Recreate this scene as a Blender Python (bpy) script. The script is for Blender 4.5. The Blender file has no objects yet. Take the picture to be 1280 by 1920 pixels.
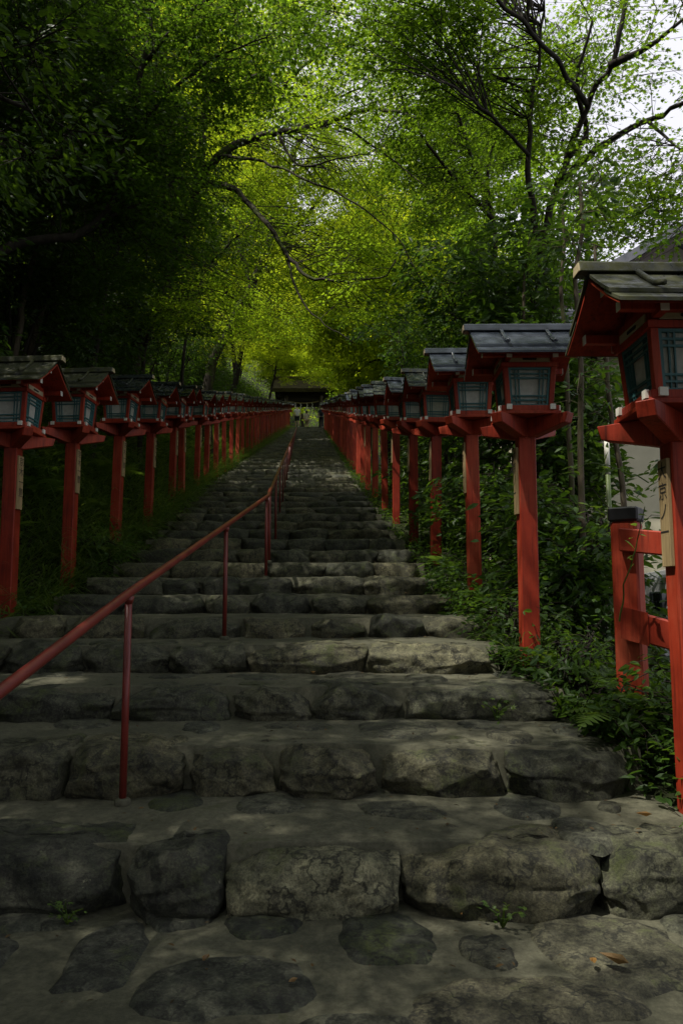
import bpy, bmesh, math, random
import numpy as np
from mathutils import Vector, Matrix, noise as mnoise

# ------------------------------------------------------------------ camera, sky, sun, exposure
SC = bpy.context.scene
COL = SC.collection
F = 1400.0                       # focal length in pixels of a 1280x1920 frame
EYE = 0.944
PITCH = math.atan(155.0 / F)
CP, SP = math.cos(PITCH), math.sin(PITCH)

cam_d = bpy.data.cameras.new("camera")
cam = bpy.data.objects.new("camera", cam_d)
COL.objects.link(cam)
cam.location = (0, 0, EYE)
cam.rotation_euler = (math.pi / 2 + PITCH, 0, 0)
cam_d.sensor_fit = 'VERTICAL'
cam_d.sensor_height = 36.0
cam_d.lens = 36.0 * F / 1920.0
cam_d.clip_start = 0.05
cam_d.clip_end = 2000
SC.camera = cam

SUN_DIR = Vector((-0.40, -0.22, 0.89)).normalized()      # towards the sun
SUN_EL = math.asin(SUN_DIR.z)
SUN_AZ = math.atan2(SUN_DIR.x, SUN_DIR.y)

world = bpy.data.worlds.new("World")
SC.world = world
world.use_nodes = True
wn, wl = world.node_tree.nodes, world.node_tree.links
wn.clear()
w_out = wn.new('ShaderNodeOutputWorld')
w_bg = wn.new('ShaderNodeBackground')
w_bg.inputs[1].default_value = 0.074
w_sky = wn.new('ShaderNodeTexSky')
w_sky.sky_type = 'NISHITA'
w_sky.sun_disc = False
w_sky.sun_elevation = SUN_EL
w_sky.sun_rotation = SUN_AZ
w_tc = wn.new('ShaderNodeTexCoord')
w_no = wn.new('ShaderNodeTexNoise')
w_no.inputs['Scale'].default_value = 2.2
w_no.inputs['Detail'].default_value = 6
w_ra = wn.new('ShaderNodeValToRGB')
w_ra.color_ramp.elements[0].position = 0.24
w_ra.color_ramp.elements[1].position = 0.50
w_mx = wn.new('ShaderNodeMixRGB')
w_mx.inputs[2].default_value = (10.5, 10.5, 11.6, 1)
wl.new(w_tc.outputs['Generated'], w_no.inputs['Vector'])
wl.new(w_no.outputs['Fac'], w_ra.inputs[0])
wl.new(w_ra.outputs[0], w_mx.inputs[0])
wl.new(w_sky.outputs[0], w_mx.inputs[1])
wl.new(w_mx.outputs[0], w_bg.inputs[0])
wl.new(w_bg.outputs[0], w_out.inputs[0])

sun_d = bpy.data.lights.new("sun", 'SUN')
sun_d.energy = 5.0
sun_d.angle = math.radians(0.5)
sun_d.color = (1.0, 0.94, 0.84)
sun = bpy.data.objects.new("sun", sun_d)
COL.objects.link(sun)
sun.rotation_euler = SUN_DIR.to_track_quat('Z', 'Y').to_euler()
sun.location = SUN_DIR * 60

SC.view_settings.view_transform = 'Standard'
SC.view_settings.look = 'None'
SC.view_settings.exposure = 0.32
SC.view_settings.gamma = 1
SC.render.engine = 'CYCLES'
SC.cycles.use_denoising = True
SC.cycles.max_bounces = 6
SC.cycles.diffuse_bounces = 4
SC.cycles.transmission_bounces = 4
SC.cycles.glossy_bounces = 2
SC.cycles.use_adaptive_sampling = False
SC.cycles.sample_clamp_indirect = 4.0

# ------------------------------------------------------------------ helpers
RNG = np.random.default_rng(7)


def at(px, py, Y):
    """world point at distance Y ahead that the photo shows at pixel (px, py)"""
    u, v = (px - 640) / F, (960 - py) / F
    d = (u, CP - v * SP, SP + v * CP)
    s = Y / d[1]
    return np.array((d[0] * s, Y, EYE + d[2] * s))


def ground_at(px, py, z):
    u, v = (px - 640) / F, (960 - py) / F
    d = (u, CP - v * SP, SP + v * CP)
    s = (z - EYE) / d[2]
    return np.array((d[0] * s, d[1] * s, z))


def tag(o, label=None, cat=None, group=None, kind=None):
    if label: o['label'] = label
    if cat: o['category'] = cat
    if group: o['group'] = group
    if kind: o['kind'] = kind
    return o


def empty(name, loc=(0, 0, 0), rz=0.0):
    o = bpy.data.objects.new(name, None)
    o.empty_display_size = 0.1
    COL.objects.link(o)
    o.location = loc
    o.rotation_euler = (0, 0, rz)
    return o


def copy_tree(o, parent=None):
    c = o.copy()
    COL.objects.link(c)
    if parent is not None:
        c.parent = parent
    for ch in list(o.children):
        copy_tree(ch, c)
    return c


def hash3(ix, iy, iz):
    h = (ix * 374761393 + iy * 668265263 + iz * 2147483647) & 0xFFFFFFFF
    h = ((h ^ (h >> 13)) * 1274126177) & 0xFFFFFFFF
    h = (h ^ (h >> 16)) & 0xFFFFFFFF
    return h.astype(np.float64) / 4294967295.0


def vnoise(p):
    """value noise in -1..1 of an (n,3) array"""
    p = np.asarray(p, dtype=np.float64) + 1000.0
    i = np.floor(p).astype(np.int64)
    f = p - i
    f = f * f * (3 - 2 * f)
    r = 0
    for dx in (0, 1):
        wx = f[:, 0] if dx else 1 - f[:, 0]
        for dy in (0, 1):
            wy = f[:, 1] if dy else 1 - f[:, 1]
            for dz in (0, 1):
                wz = f[:, 2] if dz else 1 - f[:, 2]
                r = r + wx * wy * wz * hash3(i[:, 0] + dx, i[:, 1] + dy, i[:, 2] + dz)
    return r * 2 - 1


def fbm(p, octv=3):
    a, r, s = 1.0, 0, 1.0
    for _ in range(octv):
        r = r + a * vnoise(np.asarray(p) * s + 17.3 * s)
        a *= 0.5
        s *= 2.1
    return r


def raw_mesh(name, V, loops, starts, mat=None, smooth=False, attr=None):
    me = bpy.data.meshes.new(name)
    V = np.ascontiguousarray(V, dtype=np.float32)
    loops = np.ascontiguousarray(loops, dtype=np.int32)
    starts = np.ascontiguousarray(starts, dtype=np.int32)
    me.vertices.add(len(V))
    me.vertices.foreach_set('co', V.ravel())
    me.loops.add(len(loops))
    me.loops.foreach_set('vertex_index', loops)
    me.polygons.add(len(starts))
    me.polygons.foreach_set('loop_start', starts)
    if attr is not None:
        a = me.attributes.new('rnd', 'FLOAT', 'POINT')
        a.data.foreach_set('value', np.ascontiguousarray(attr, dtype=np.float32))
    me.update(calc_edges=True)
    me.validate()
    me.polygons.foreach_set('use_smooth', np.full(len(me.polygons), bool(smooth)))
    if mat is not None:
        me.materials.append(mat)
    return me


def link(name, me, parent=None, loc=None):
    o = bpy.data.objects.new(name, me)
    COL.objects.link(o)
    if parent is not None:
        o.parent = parent
    if loc is not None:
        o.location = loc
    return o


class MB:
    """collects shapes and links them as ONE mesh object"""
    def __init__(self):
        self.v, self.f, self.r, self.n = [], [], [], 0

    def add(self, V, faces, rnd=None):
        V = np.asarray(V, dtype=np.float64)
        k = self.n
        self.v.append(V)
        self.f.extend([tuple(int(i) + k for i in fc) for fc in faces])
        self.r.append(np.full(len(V), random.random() if rnd is None else rnd))
        self.n += len(V)

    def hexa(self, P, rnd=None):
        # P: 8 corners, bottom four counter-clockwise then top four
        self.add(P, [(3, 2, 1, 0), (4, 5, 6, 7), (0, 1, 5, 4), (1, 2, 6, 5), (2, 3, 7, 6), (3, 0, 4, 7)], rnd)

    def box(self, x0, x1, y0, y1, z0, z1, rnd=None):
        self.hexa([(x0, y0, z0), (x1, y0, z0), (x1, y1, z0), (x0, y1, z0),
                   (x0, y0, z1), (x1, y0, z1), (x1, y1, z1), (x0, y1, z1)], rnd)

    def bar(self, p, q, w, h, up=(0, 0, 1), rnd=None):
        p, q = Vector(p), Vector(q)
        d = (q - p).normalized()
        s = d.cross(Vector(up))
        if s.length < 1e-5: s = d.cross(Vector((1, 0, 0)))
        s.normalize()
        u = s.cross(d).normalized()
        s, u = s * w / 2, u * h / 2
        self.hexa([p - s - u, p + s - u, q + s - u, q - s - u, p - s + u, p + s + u, q + s + u, q - s + u], rnd)

    def prism(self, poly, axis, a, b, rnd=None):
        # poly: list of 2-D points, extruded along axis ('x','y','z') from a to b
        n = len(poly)
        def mk(p, t):
            return {'x': (t, p[0], p[1]), 'y': (p[0], t, p[1]), 'z': (p[0], p[1], t)}[axis]
        V = [mk(p, a) for p in poly] + [mk(p, b) for p in poly]
        fs = [tuple(range(n))[::-1], tuple(range(n, 2 * n))]
        fs += [(i, (i + 1) % n, n + (i + 1) % n, n + i) for i in range(n)]
        self.add(V, fs, rnd)

    def tube(self, pts, rad, n=8, caps=True, rnd=None):
        pts = [Vector(p) for p in pts]
        m = len(pts)
        rad = list(rad) if hasattr(rad, '__len__') else [rad] * m
        V, fs = [], []
        nrm = None
        for i in range(m):
            d = (pts[min(i + 1, m - 1)] - pts[max(i - 1, 0)])
            d = d.normalized() if d.length > 1e-9 else Vector((0, 0, 1))
            if nrm is None:
                nrm = d.orthogonal().normalized()
            else:
                nrm = (nrm - d * nrm.dot(d))
                nrm = nrm.normalized() if nrm.length > 1e-6 else d.orthogonal().normalized()
            b = d.cross(nrm)
            for k in range(n):
                a = 2 * math.pi * k / n
                V.append(pts[i] + (nrm * math.cos(a) + b * math.sin(a)) * rad[i])
        for i in range(m - 1):
            for k in range(n):
                fs.append((i * n + k, i * n + (k + 1) % n, (i + 1) * n + (k + 1) % n, (i + 1) * n + k))
        if caps:
            fs.append(tuple(range(n))[::-1])
            fs.append(tuple(range((m - 1) * n, m * n)))
        self.add([tuple(v) for v in V], fs, rnd)

    def mesh(self, name, mat, smooth=False, bevel=0.0):
        V = np.concatenate(self.v)
        R = np.concatenate(self.r)
        starts = np.cumsum([0] + [len(f) for f in self.f])[:-1]
        loops = [i for f in self.f for i in f]
        me = raw_mesh(name, V, loops, starts, mat, smooth, R)
        if bevel:
            bm = bmesh.new()
            bm.from_mesh(me)
            bmesh.ops.recalc_face_normals(bm, faces=bm.faces)
            bmesh.ops.bevel(bm, geom=list(bm.edges), offset=bevel, segments=1, affect='EDGES', clamp_overlap=True)
            bm.to_mesh(me)
            bm.free()
        return me

    def build(self, name, mat, parent=None, smooth=False, bevel=0.0):
        return link(name, self.mesh(name, mat, smooth, bevel), parent)


# ------------------------------------------------------------------ materials
def new_mat(name):
    m = bpy.data.materials.new(name)
    m.use_nodes = True
    nt = m.node_tree
    nt.nodes.clear()
    out = nt.nodes.new('ShaderNodeOutputMaterial')
    return m, nt, out


def N(nt, t, **kw):
    n = nt.nodes.new(t)
    for k, v in kw.items():
        if k in n.inputs.keys():
            n.inputs[k].default_value = v
        else:
            setattr(n, k, v)
    return n


def ramp(nt, fac, stops):
    r = nt.nodes.new('ShaderNodeValToRGB')
    e = r.color_ramp.elements
    while len(e) < len(stops):
        e.new(0.5)
    for i, (p, c) in enumerate(stops):
        e[i].position = p
        e[i].color = (c[0], c[1], c[2], 1) if hasattr(c, '__len__') else (c, c, c, 1)
    nt.links.new(fac, r.inputs[0])
    return r


def mix(nt, fac, a, b):
    m = nt.nodes.new('ShaderNodeMixRGB')
    for s, v in ((0, fac), (1, a), (2, b)):
        if hasattr(v, 'links'):
            nt.links.new(v, m.inputs[s])
        elif s == 0:
            m.inputs[0].default_value = v
        else:
            m.inputs[s].default_value = (v[0], v[1], v[2], 1)
    return m.outputs[0]


def noise_tex(nt, vec, scale, detail=5, rough=0.55):
    n = N(nt, 'ShaderNodeTexNoise')
    n.inputs['Scale'].default_value = scale
    n.inputs['Detail'].default_value = detail
    n.inputs['Roughness'].default_value = rough
    if vec is not None:
        nt.links.new(vec, n.inputs['Vector'])
    return n.outputs['Fac']


def bump(nt, height, strength, dist=0.01, prev=None):
    b = nt.nodes.new('ShaderNodeBump')
    b.inputs['Strength'].default_value = strength
    b.inputs['Distance'].default_value = dist
    nt.links.new(height, b.inputs['Height'])
    if prev is not None:
        nt.links.new(prev, b.inputs['Normal'])
    return b.outputs[0]


def world_pos(nt):
    return nt.nodes.new('ShaderNodeNewGeometry').outputs['Position']


def surf(nt, out, color, rough=0.6, normal=None, metal=0.0, spec=0.5):
    p = nt.nodes.new('ShaderNodeBsdfPrincipled')
    if hasattr(color, 'links'): nt.links.new(color, p.inputs['Base Color'])
    else: p.inputs['Base Color'].default_value = (*color, 1)
    if hasattr(rough, 'links'): nt.links.new(rough, p.inputs['Roughness'])
    else: p.inputs['Roughness'].default_value = rough
    p.inputs['Metallic'].default_value = metal
    p.inputs['Specular IOR Level'].default_value = spec
    if normal is not None: nt.links.new(normal, p.inputs['Normal'])
    nt.links.new(p.outputs[0], out.inputs[0])
    return p


def mat_simple(name, c, rough=0.6, var=0.25, scale=12, metal=0.0, spec=0.5, bmp=0.15):
    m, nt, out = new_mat(name)
    pos = world_pos(nt)
    n = noise_tex(nt, pos, scale)
    r = ramp(nt, n, [(0.3, tuple(x * (1 - var) for x in c)), (0.7, tuple(min(1, x * (1 + var)) for x in c))])
    nb = bump(nt, noise_tex(nt, pos, scale * 5), bmp, 0.004)
    surf(nt, out, r.outputs[0], rough, nb, metal, spec)
    return m


def mat_red(name, c):
    """aged vermilion paint on wood: faded patches, grain, run marks and peeling"""
    m, nt, out = new_mat(name)
    pos = world_pos(nt)
    oi = nt.nodes.new('ShaderNodeObjectInfo')
    def stretched(sx, sz):
        mp = nt.nodes.new('ShaderNodeMapping')
        mp.inputs['Scale'].default_value = (sx, sx, sz)
        nt.links.new(pos, mp.inputs[0])
        return mp.outputs[0]
    grain = noise_tex(nt, stretched(42, 2.0), 1.6, 7, 0.65)
    runs = noise_tex(nt, stretched(16, 1.1), 1.0, 5, 0.6)
    fade = noise_tex(nt, pos, 3.2, 6, 0.65)
    chips = noise_tex(nt, stretched(60, 22), 1.0, 4, 0.7)
    base = ramp(nt, fade, [(0.28, (c[0] * 0.62, c[1] * 0.55, c[2] * 0.6)), (0.5, c), (0.72, (min(1, c[0] * 1.2), c[1] * 2.0, c[2] * 2.4))]).outputs[0]
    tone = ramp(nt, oi.outputs['Random'], [(0.0, (0.72, 0.66, 0.66)), (0.6, (1.0, 1.0, 1.0)), (1.0, (1.12, 1.35, 1.4))]).outputs[0]
    def mul(x, y, f):
        k = nt.nodes.new('ShaderNodeMixRGB'); k.blend_type = 'MULTIPLY'; k.inputs[0].default_value = f
        nt.links.new(x, k.inputs[1]); nt.links.new(y, k.inputs[2])
        return k.outputs[0]
    col = mul(base, tone, 1.0)
    col = mul(col, ramp(nt, grain, [(0.36, 0.55), (0.5, 0.95), (0.62, 1.05)]).outputs[0], 0.85)
    col = mul(col, ramp(nt, runs, [(0.30, 0.55), (0.46, 1.0)]).outputs[0], 0.75)
    crack = ramp(nt, grain, [(0.30, 1.0), (0.335, 0.0)]).outputs[0]
    col = mix(nt, crack, col, (0.06, 0.018, 0.012))
    ch = ramp(nt, chips, [(0.69, 0.0), (0.73, 0.9)]).outputs[0]
    col = mix(nt, ch, col, (0.15, 0.065, 0.04))
    nb = bump(nt, grain, 0.5, 0.004)
    rr = ramp(nt, fade, [(0.3, 0.42), (0.7, 0.68)]).outputs[0]
    surf(nt, out, col, rr, nb, 0, 0.3)
    return m


def mat_stone(name, dark, light, moss=0.5):
    m, nt, out = new_mat(name)
    pos = world_pos(nt)
    at_ = nt.nodes.new('ShaderNodeAttribute'); at_.attribute_name = 'rnd'
    n1 = noise_tex(nt, pos, 4.5, 7, 0.62)
    n2 = noise_tex(nt, pos, 26, 9, 0.78)
    n3 = noise_tex(nt, pos, 120, 4, 0.7)
    c1 = ramp(nt, n1, [(0.3, dark), (0.72, light)]).outputs[0]
    tone = ramp(nt, at_.outputs['Fac'], [(0.0, (0.38, 0.41, 0.44)), (0.35, (0.80, 0.83, 0.80)), (0.7, (1.12, 1.04, 0.88)), (1.0, (2.0, 1.95, 1.8))]).outputs[0]
    mm = nt.nodes.new('ShaderNodeMixRGB'); mm.blend_type = 'MULTIPLY'; mm.inputs[0].default_value = 1
    nt.links.new(c1, mm.inputs[1]); nt.links.new(tone, mm.inputs[2])
    sp = ramp(nt, n2, [(0.38, 0.25), (0.50, 0.92), (0.62, 1.55)]).outputs[0]
    m2 = nt.nodes.new('ShaderNodeMixRGB'); m2.blend_type = 'MULTIPLY'; m2.inputs[0].default_value = 0.9
    nt.links.new(mm.outputs[0], m2.inputs[1]); nt.links.new(sp, m2.inputs[2])
    # moss patches
    mo = noise_tex(nt, pos, 6.5, 8, 0.7)
    mf = ramp(nt, mo, [(0.66 - 0.16 * moss, 0.0), (0.80 - 0.12 * moss, 1.0)]).outputs[0]
    mc = ramp(nt, n2, [(0.3, (0.018, 0.026, 0.008)), (0.7, (0.06, 0.075, 0.018))]).outputs[0]
    c = mix(nt, mf, m2.outputs[0], mc)
    ve = noise_tex(nt, pos, 5.5, 5, 0.6)
    vn = ramp(nt, ve, [(0.478, 0.0), (0.497, 0.85), (0.503, 0.85), (0.522, 0.0)]).outputs[0]
    c = mix(nt, vn, c, tuple(x * 0.35 for x in dark))
    gr = ramp(nt, n3, [(0.36, 0.5), (0.5, 1.0), (0.66, 1.5)]).outputs[0]
    mg = nt.nodes.new('ShaderNodeMixRGB'); mg.blend_type = 'MULTIPLY'; mg.inputs[0].default_value = 0.8
    nt.links.new(c, mg.inputs[1]); nt.links.new(gr, mg.inputs[2]); c = mg.outputs[0]
    li = ramp(nt, noise_tex(nt, pos, 17, 6, 0.75), [(0.655, 0.0), (0.69, 0.6)]).outputs[0]
    c = mix(nt, li, c, tuple(min(1, x * 1.9) for x in light))
    b1 = bump(nt, n1, 0.6, 0.03)
    b2 = bump(nt, n2, 0.9, 0.014, b1)
    b3 = bump(nt, n3, 0.7, 0.004, b2)
    rr = ramp(nt, n2, [(0.3, 0.62), (0.7, 0.9)]).outputs[0]
    surf(nt, out, c, rr, b3, 0, 0.4)
    return m


def mat_leaf(name, dif, tra, amount=0.45, spec=0.35, rough=0.45, var=0.35):
    m, nt, out = new_mat(name)
    a = nt.nodes.new('ShaderNodeAttribute'); a.attribute_name = 'rnd'
    n = noise_tex(nt, world_pos(nt), 0.55, 3)
    ad = nt.nodes.new('ShaderNodeMath'); ad.operation = 'ADD'
    sb = nt.nodes.new('ShaderNodeMath'); sb.operation = 'SUBTRACT'; sb.inputs[1].default_value = 0.5
    nt.links.new(n, sb.inputs[0]); nt.links.new(a.outputs['Fac'], ad.inputs[0]); nt.links.new(sb.outputs[0], ad.inputs[1])
    def vr(c):
        return ramp(nt, ad.outputs[0], [(0.0, (c[0] * (1 - var), c[1] * (1 - var * 0.8), c[2] * (1 - var * 0.3))), (0.5, c),
                                        (1.0, (c[0] * (1 + var * 1.2), c[1] * (1 + var * 0.8), c[2]))]).outputs[0]
    p = nt.nodes.new('ShaderNodeBsdfPrincipled')
    nt.links.new(vr(dif), p.inputs['Base Color'])
    p.inputs['Roughness'].default_value = rough
    p.inputs['Specular IOR Level'].default_value = spec
    t = nt.nodes.new('ShaderNodeBsdfTranslucent')
    nt.links.new(vr(tra), t.inputs[0])
    mx = nt.nodes.new('ShaderNodeMixShader'); mx.inputs[0].default_value = amount
    nt.links.new(p.outputs[0], mx.inputs[1]); nt.links.new(t.outputs[0], mx.inputs[2])
    nt.links.new(mx.outputs[0], out.inputs[0])
    return m


def mat_bark(name, dark, light, moss=0.0):
    m, nt, out = new_mat(name)
    pos = world_pos(nt)
    mp = nt.nodes.new('ShaderNodeMapping'); mp.inputs['Scale'].default_value = (14, 14, 3)
    nt.links.new(pos, mp.inputs[0])
    n = noise_tex(nt, mp.outputs[0], 1.5, 6, 0.65)
    c = ramp(nt, n, [(0.3, dark), (0.7, light)]).outputs[0]
    if moss:
        f = ramp(nt, noise_tex(nt, pos, 4, 6, 0.7), [(0.5, 0), (0.62, moss)]).outputs[0]
        c = mix(nt, f, c, (0.055, 0.075, 0.015))
    surf(nt, out, c, 0.85, bump(nt, n, 0.8, 0.02), 0, 0.2)
    return m


M = {}
M['red'] = mat_red('vermilion_paint', (0.35, 0.036, 0.013))
M['rail'] = mat_simple('rail_paint', (0.15, 0.020, 0.014), 0.38, 0.3, 9, 0, 0.5, 0.1)
M['teal'] = mat_simple('teal_paint', (0.035, 0.13, 0.135), 0.5)
M['white'] = mat_simple('white_paint', (0.68, 0.66, 0.58), 0.6, 0.12)
M['cream'] = mat_simple('cream_board', (0.40, 0.33, 0.20), 0.7, 0.2)
M['dark'] = mat_simple('dark_void', (0.012, 0.011, 0.010), 0.8)
M['black'] = mat_simple('black_metal', (0.012, 0.012, 0.013), 0.4)
M['ink'] = mat_simple('ink', (0.015, 0.012, 0.010), 0.8)


def mat_paper():
    m, nt, out = new_mat('window_paper')
    n = noise_tex(nt, world_pos(nt), 30)
    c = ramp(nt, n, [(0.3, (0.50, 0.50, 0.45)), (0.7, (0.66, 0.66, 0.60))]).outputs[0]
    oi = nt.nodes.new('ShaderNodeObjectInfo')
    tn = ramp(nt, oi.outputs['Random'], [(0, (.72, .72, .58)), (.5, (1, 1, 1)), (1, (1.15, 1.15, 1.12))]).outputs[0]
    mk = nt.nodes.new('ShaderNodeMixRGB'); mk.blend_type = 'MULTIPLY'; mk.inputs[0].default_value = 1
    nt.links.new(c, mk.inputs[1]); nt.links.new(tn, mk.inputs[2]); c = mk.outputs[0]
    d = nt.nodes.new('ShaderNodeBsdfDiffuse'); t = nt.nodes.new('ShaderNodeBsdfTranslucent')
    nt.links.new(c, d.inputs[0]); nt.links.new(c, t.inputs[0])
    x = nt.nodes.new('ShaderNodeMixShader'); x.inputs[0].default_value = 0.35
    nt.links.new(d.outputs[0], x.inputs[1]); nt.links.new(t.outputs[0], x.inputs[2])
    nt.links.new(x.outputs[0], out.inputs[0])
    return m


M['paper'] = mat_paper()


def mat_wood(name, a, b):
    m, nt, out = new_mat(name)
    mp = nt.nodes.new('ShaderNodeMapping'); mp.inputs['Scale'].default_value = (60, 60, 4)
    nt.links.new(world_pos(nt), mp.inputs[0])
    n = noise_tex(nt, mp.outputs[0], 1.2, 5)
    surf(nt, out, ramp(nt, n, [(0.3, a), (0.7, b)]).outputs[0], 0.7, bump(nt, n, 0.3, 0.003))
    return m


M['plaque'] = mat_wood('plaque_wood', (0.22, 0.155, 0.07), (0.42, 0.31, 0.15))


def mat_roof(name, base, moss, mossc=(0.042, 0.046, 0.011)):
    m, nt, out = new_mat(name)
    pos = world_pos(nt)
    mp = nt.nodes.new('ShaderNodeMapping'); mp.inputs['Scale'].default_value = (3, 60, 60)
    nt.links.new(pos, mp.inputs[0])
    st = noise_tex(nt, mp.outputs[0], 1.0, 4)
    c = ramp(nt, st, [(0.3, tuple(x * 0.7 for x in base)), (0.7, tuple(x * 1.3 for x in base))]).outputs[0]
    f = ramp(nt, noise_tex(nt, pos, 16, 8, 0.72), [(0.62 - 0.24 * moss, 0), (0.74 - 0.18 * moss, 1)]).outputs[0]
    sp = ramp(nt, noise_tex(nt, pos, 110, 2), [(0.70, 0), (0.74, 1)]).outputs[0]
    c = mix(nt, sp, c, (0.16, 0.14, 0.09))
    p = surf(nt, out, mix(nt, f, c, mossc), 0.35, bump(nt, noise_tex(nt, pos, 60), 0.25, 0.004), 0.0, 0.6)
    rr = ramp(nt, f, [(0, 0.26), (1, 0.95)]).outputs[0]
    nt.links.new(rr, p.inputs['Roughness'])
    return m


M['roof_metal'] = mat_roof('roof_metal', (0.060, 0.072, 0.092), 0.0)
M['roof_moss'] = mat_roof('roof_moss', (0.034, 0.037, 0.030), 1.0)
M['roof_half'] = mat_roof('roof_half_moss', (0.020, 0.027, 0.028), 0.5)
M['stone'] = mat_stone('step_stone', (0.034, 0.037, 0.023), (0.122, 0.120, 0.078), 0.8)  # grey-green stone; the extra olive here and in the slabs imitates green canopy light
M['slab'] = mat_stone('slab_stone', (0.038, 0.041, 0.029), (0.110, 0.110, 0.077), 0.5)


def mat_mortar():
    m, nt, out = new_mat('mortar')
    pos = world_pos(nt)
    n1 = noise_tex(nt, pos, 2.6, 6, 0.6)
    n2 = noise_tex(nt, pos, 48, 8, 0.78)
    n3 = noise_tex(nt, pos, 220, 2)
    c = ramp(nt, n1, [(0.28, (0.052, 0.054, 0.034)), (0.72, (0.120, 0.116, 0.077))]).outputs[0]  # mortar tones carry the same olive cast, painted for light through leaves
    g = ramp(nt, n2, [(0.36, 0.5), (0.64, 1.25)]).outputs[0]
    mm = nt.nodes.new('ShaderNodeMixRGB'); mm.blend_type = 'MULTIPLY'; mm.inputs[0].default_value = 0.8
    nt.links.new(c, mm.inputs[1]); nt.links.new(g, mm.inputs[2])
    mf = ramp(nt, noise_tex(nt, pos, 5.2, 7, 0.7), [(0.60, 0), (0.72, 0.8)]).outputs[0]
    c2 = mix(nt, mf, mm.outputs[0], (0.045, 0.055, 0.018))
    b = bump(nt, n2, 0.35, 0.006, bump(nt, n1, 0.4, 0.02))
    surf(nt, out, c2, 0.88, bump(nt, n3, 0.35, 0.002, b), 0, 0.3)
    return m


M['mortar'] = mat_mortar()


def mat_soil():
    m, nt, out = new_mat('forest_soil')
    pos = world_pos(nt)
    n1 = noise_tex(nt, pos, 1.3, 8, 0.65)
    n2 = noise_tex(nt, pos, 24, 5, 0.7)
    c = ramp(nt, n1, [(0.3, (0.018, 0.017, 0.009)), (0.5, (0.022, 0.026, 0.010)), (0.72, (0.024, 0.040, 0.010))]).outputs[0]
    g = ramp(nt, n2, [(0.35, 0.5), (0.65, 1.2)]).outputs[0]
    mm = nt.nodes.new('ShaderNodeMixRGB'); mm.blend_type = 'MULTIPLY'; mm.inputs[0].default_value = 0.9
    nt.links.new(c, mm.inputs[1]); nt.links.new(g, mm.inputs[2])
    surf(nt, out, mm.outputs[0], 0.95, bump(nt, n2, 0.9, 0.03), 0, 0.15)
    return m


M['soil'] = mat_soil()
M['asphalt'] = mat_simple('asphalt', (0.05, 0.05, 0.052), 0.85, 0.3, 30)
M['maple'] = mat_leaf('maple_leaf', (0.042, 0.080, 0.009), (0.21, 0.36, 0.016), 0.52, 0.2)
M['maple_bright'] = mat_leaf('maple_leaf_bright', (0.075, 0.120, 0.010), (0.46, 0.58, 0.022), 0.66, 0.15)  # leaf tone raised to imitate the sunlight in the central canopy
M['maple_mid'] = mat_leaf('maple_leaf_mid', (0.055, 0.100, 0.010), (0.33, 0.50, 0.020), 0.60, 0.15)  # maple tone lifted partway, colour standing in for light on the centre
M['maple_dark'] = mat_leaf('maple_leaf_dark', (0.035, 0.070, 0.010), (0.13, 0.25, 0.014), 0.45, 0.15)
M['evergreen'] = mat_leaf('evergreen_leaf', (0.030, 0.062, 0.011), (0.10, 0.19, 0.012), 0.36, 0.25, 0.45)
M['shrub'] = mat_leaf('shrub_leaf', (0.036, 0.076, 0.013), (0.13, 0.25, 0.018), 0.4, 0.25, 0.45)
M['grass'] = mat_leaf('bank_grass', (0.062, 0.104, 0.020), (0.17, 0.27, 0.03), 0.38, 0.3, 0.45)
M['fern'] = mat_leaf('fern_leaf', (0.055, 0.105, 0.018), (0.18, 0.30, 0.03), 0.4, 0.35, 0.45)
M['dead'] = mat_leaf('dead_leaf', (0.22, 0.13, 0.045), (0.25, 0.14, 0.04), 0.25)
M['bark'] = mat_bark('dark_bark', (0.012, 0.010, 0.008), (0.040, 0.033, 0.025))
M['bark_moss'] = mat_bark('mossy_bark', (0.013, 0.011, 0.008), (0.045, 0.036, 0.025), 0.85)
M['bark_pale'] = mat_bark('pale_bark', (0.055, 0.045, 0.030), (0.13, 0.105, 0.070), 0.5)
M['slab_moss'] = mat_stone('mossy_slab', (0.030, 0.033, 0.022), (0.085, 0.088, 0.060), 1.35)

# ------------------------------------------------------------------ the lie of the stairs
def table(tb):
    ys = [a for a, b in tb]; xs = [b for a, b in tb]
    return lambda y: np.interp(y, ys, xs)


X_RIGHT = table([(-6, 1.9), (1, 1.65), (2.3, 1.38), (2.9, 1.14), (3.53, 1.03), (4.2, .86), (4.85, .81), (7, .75), (9.1, .66), (14, .32), (55, -1.47), (70, -1.9)])
X_LEFT = table([(-6, -3.2), (4, -2.30), (5.6, -2.14), (7, -2.12), (9.1, -2.22), (16, -2.65), (55, -3.75), (70, -4.2)])
L_RIGHT = table([(2.71, 1.243), (4.3, 1.068), (5.8, 1.03), (7.44, .94), (8.78, .85), (10.2, .75), (11.6, .68), (13.06, .59), (14.5, .52), (55, -1.26)])
L_LEFT = table([(5.43, -2.41), (6.66, -2.43), (8.1, -2.46), (9.6, -2.50), (11.9, -2.72), (12.65, -2.73), (14.46, -2.83), (15.5, -2.84), (55, -3.98)])

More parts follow.
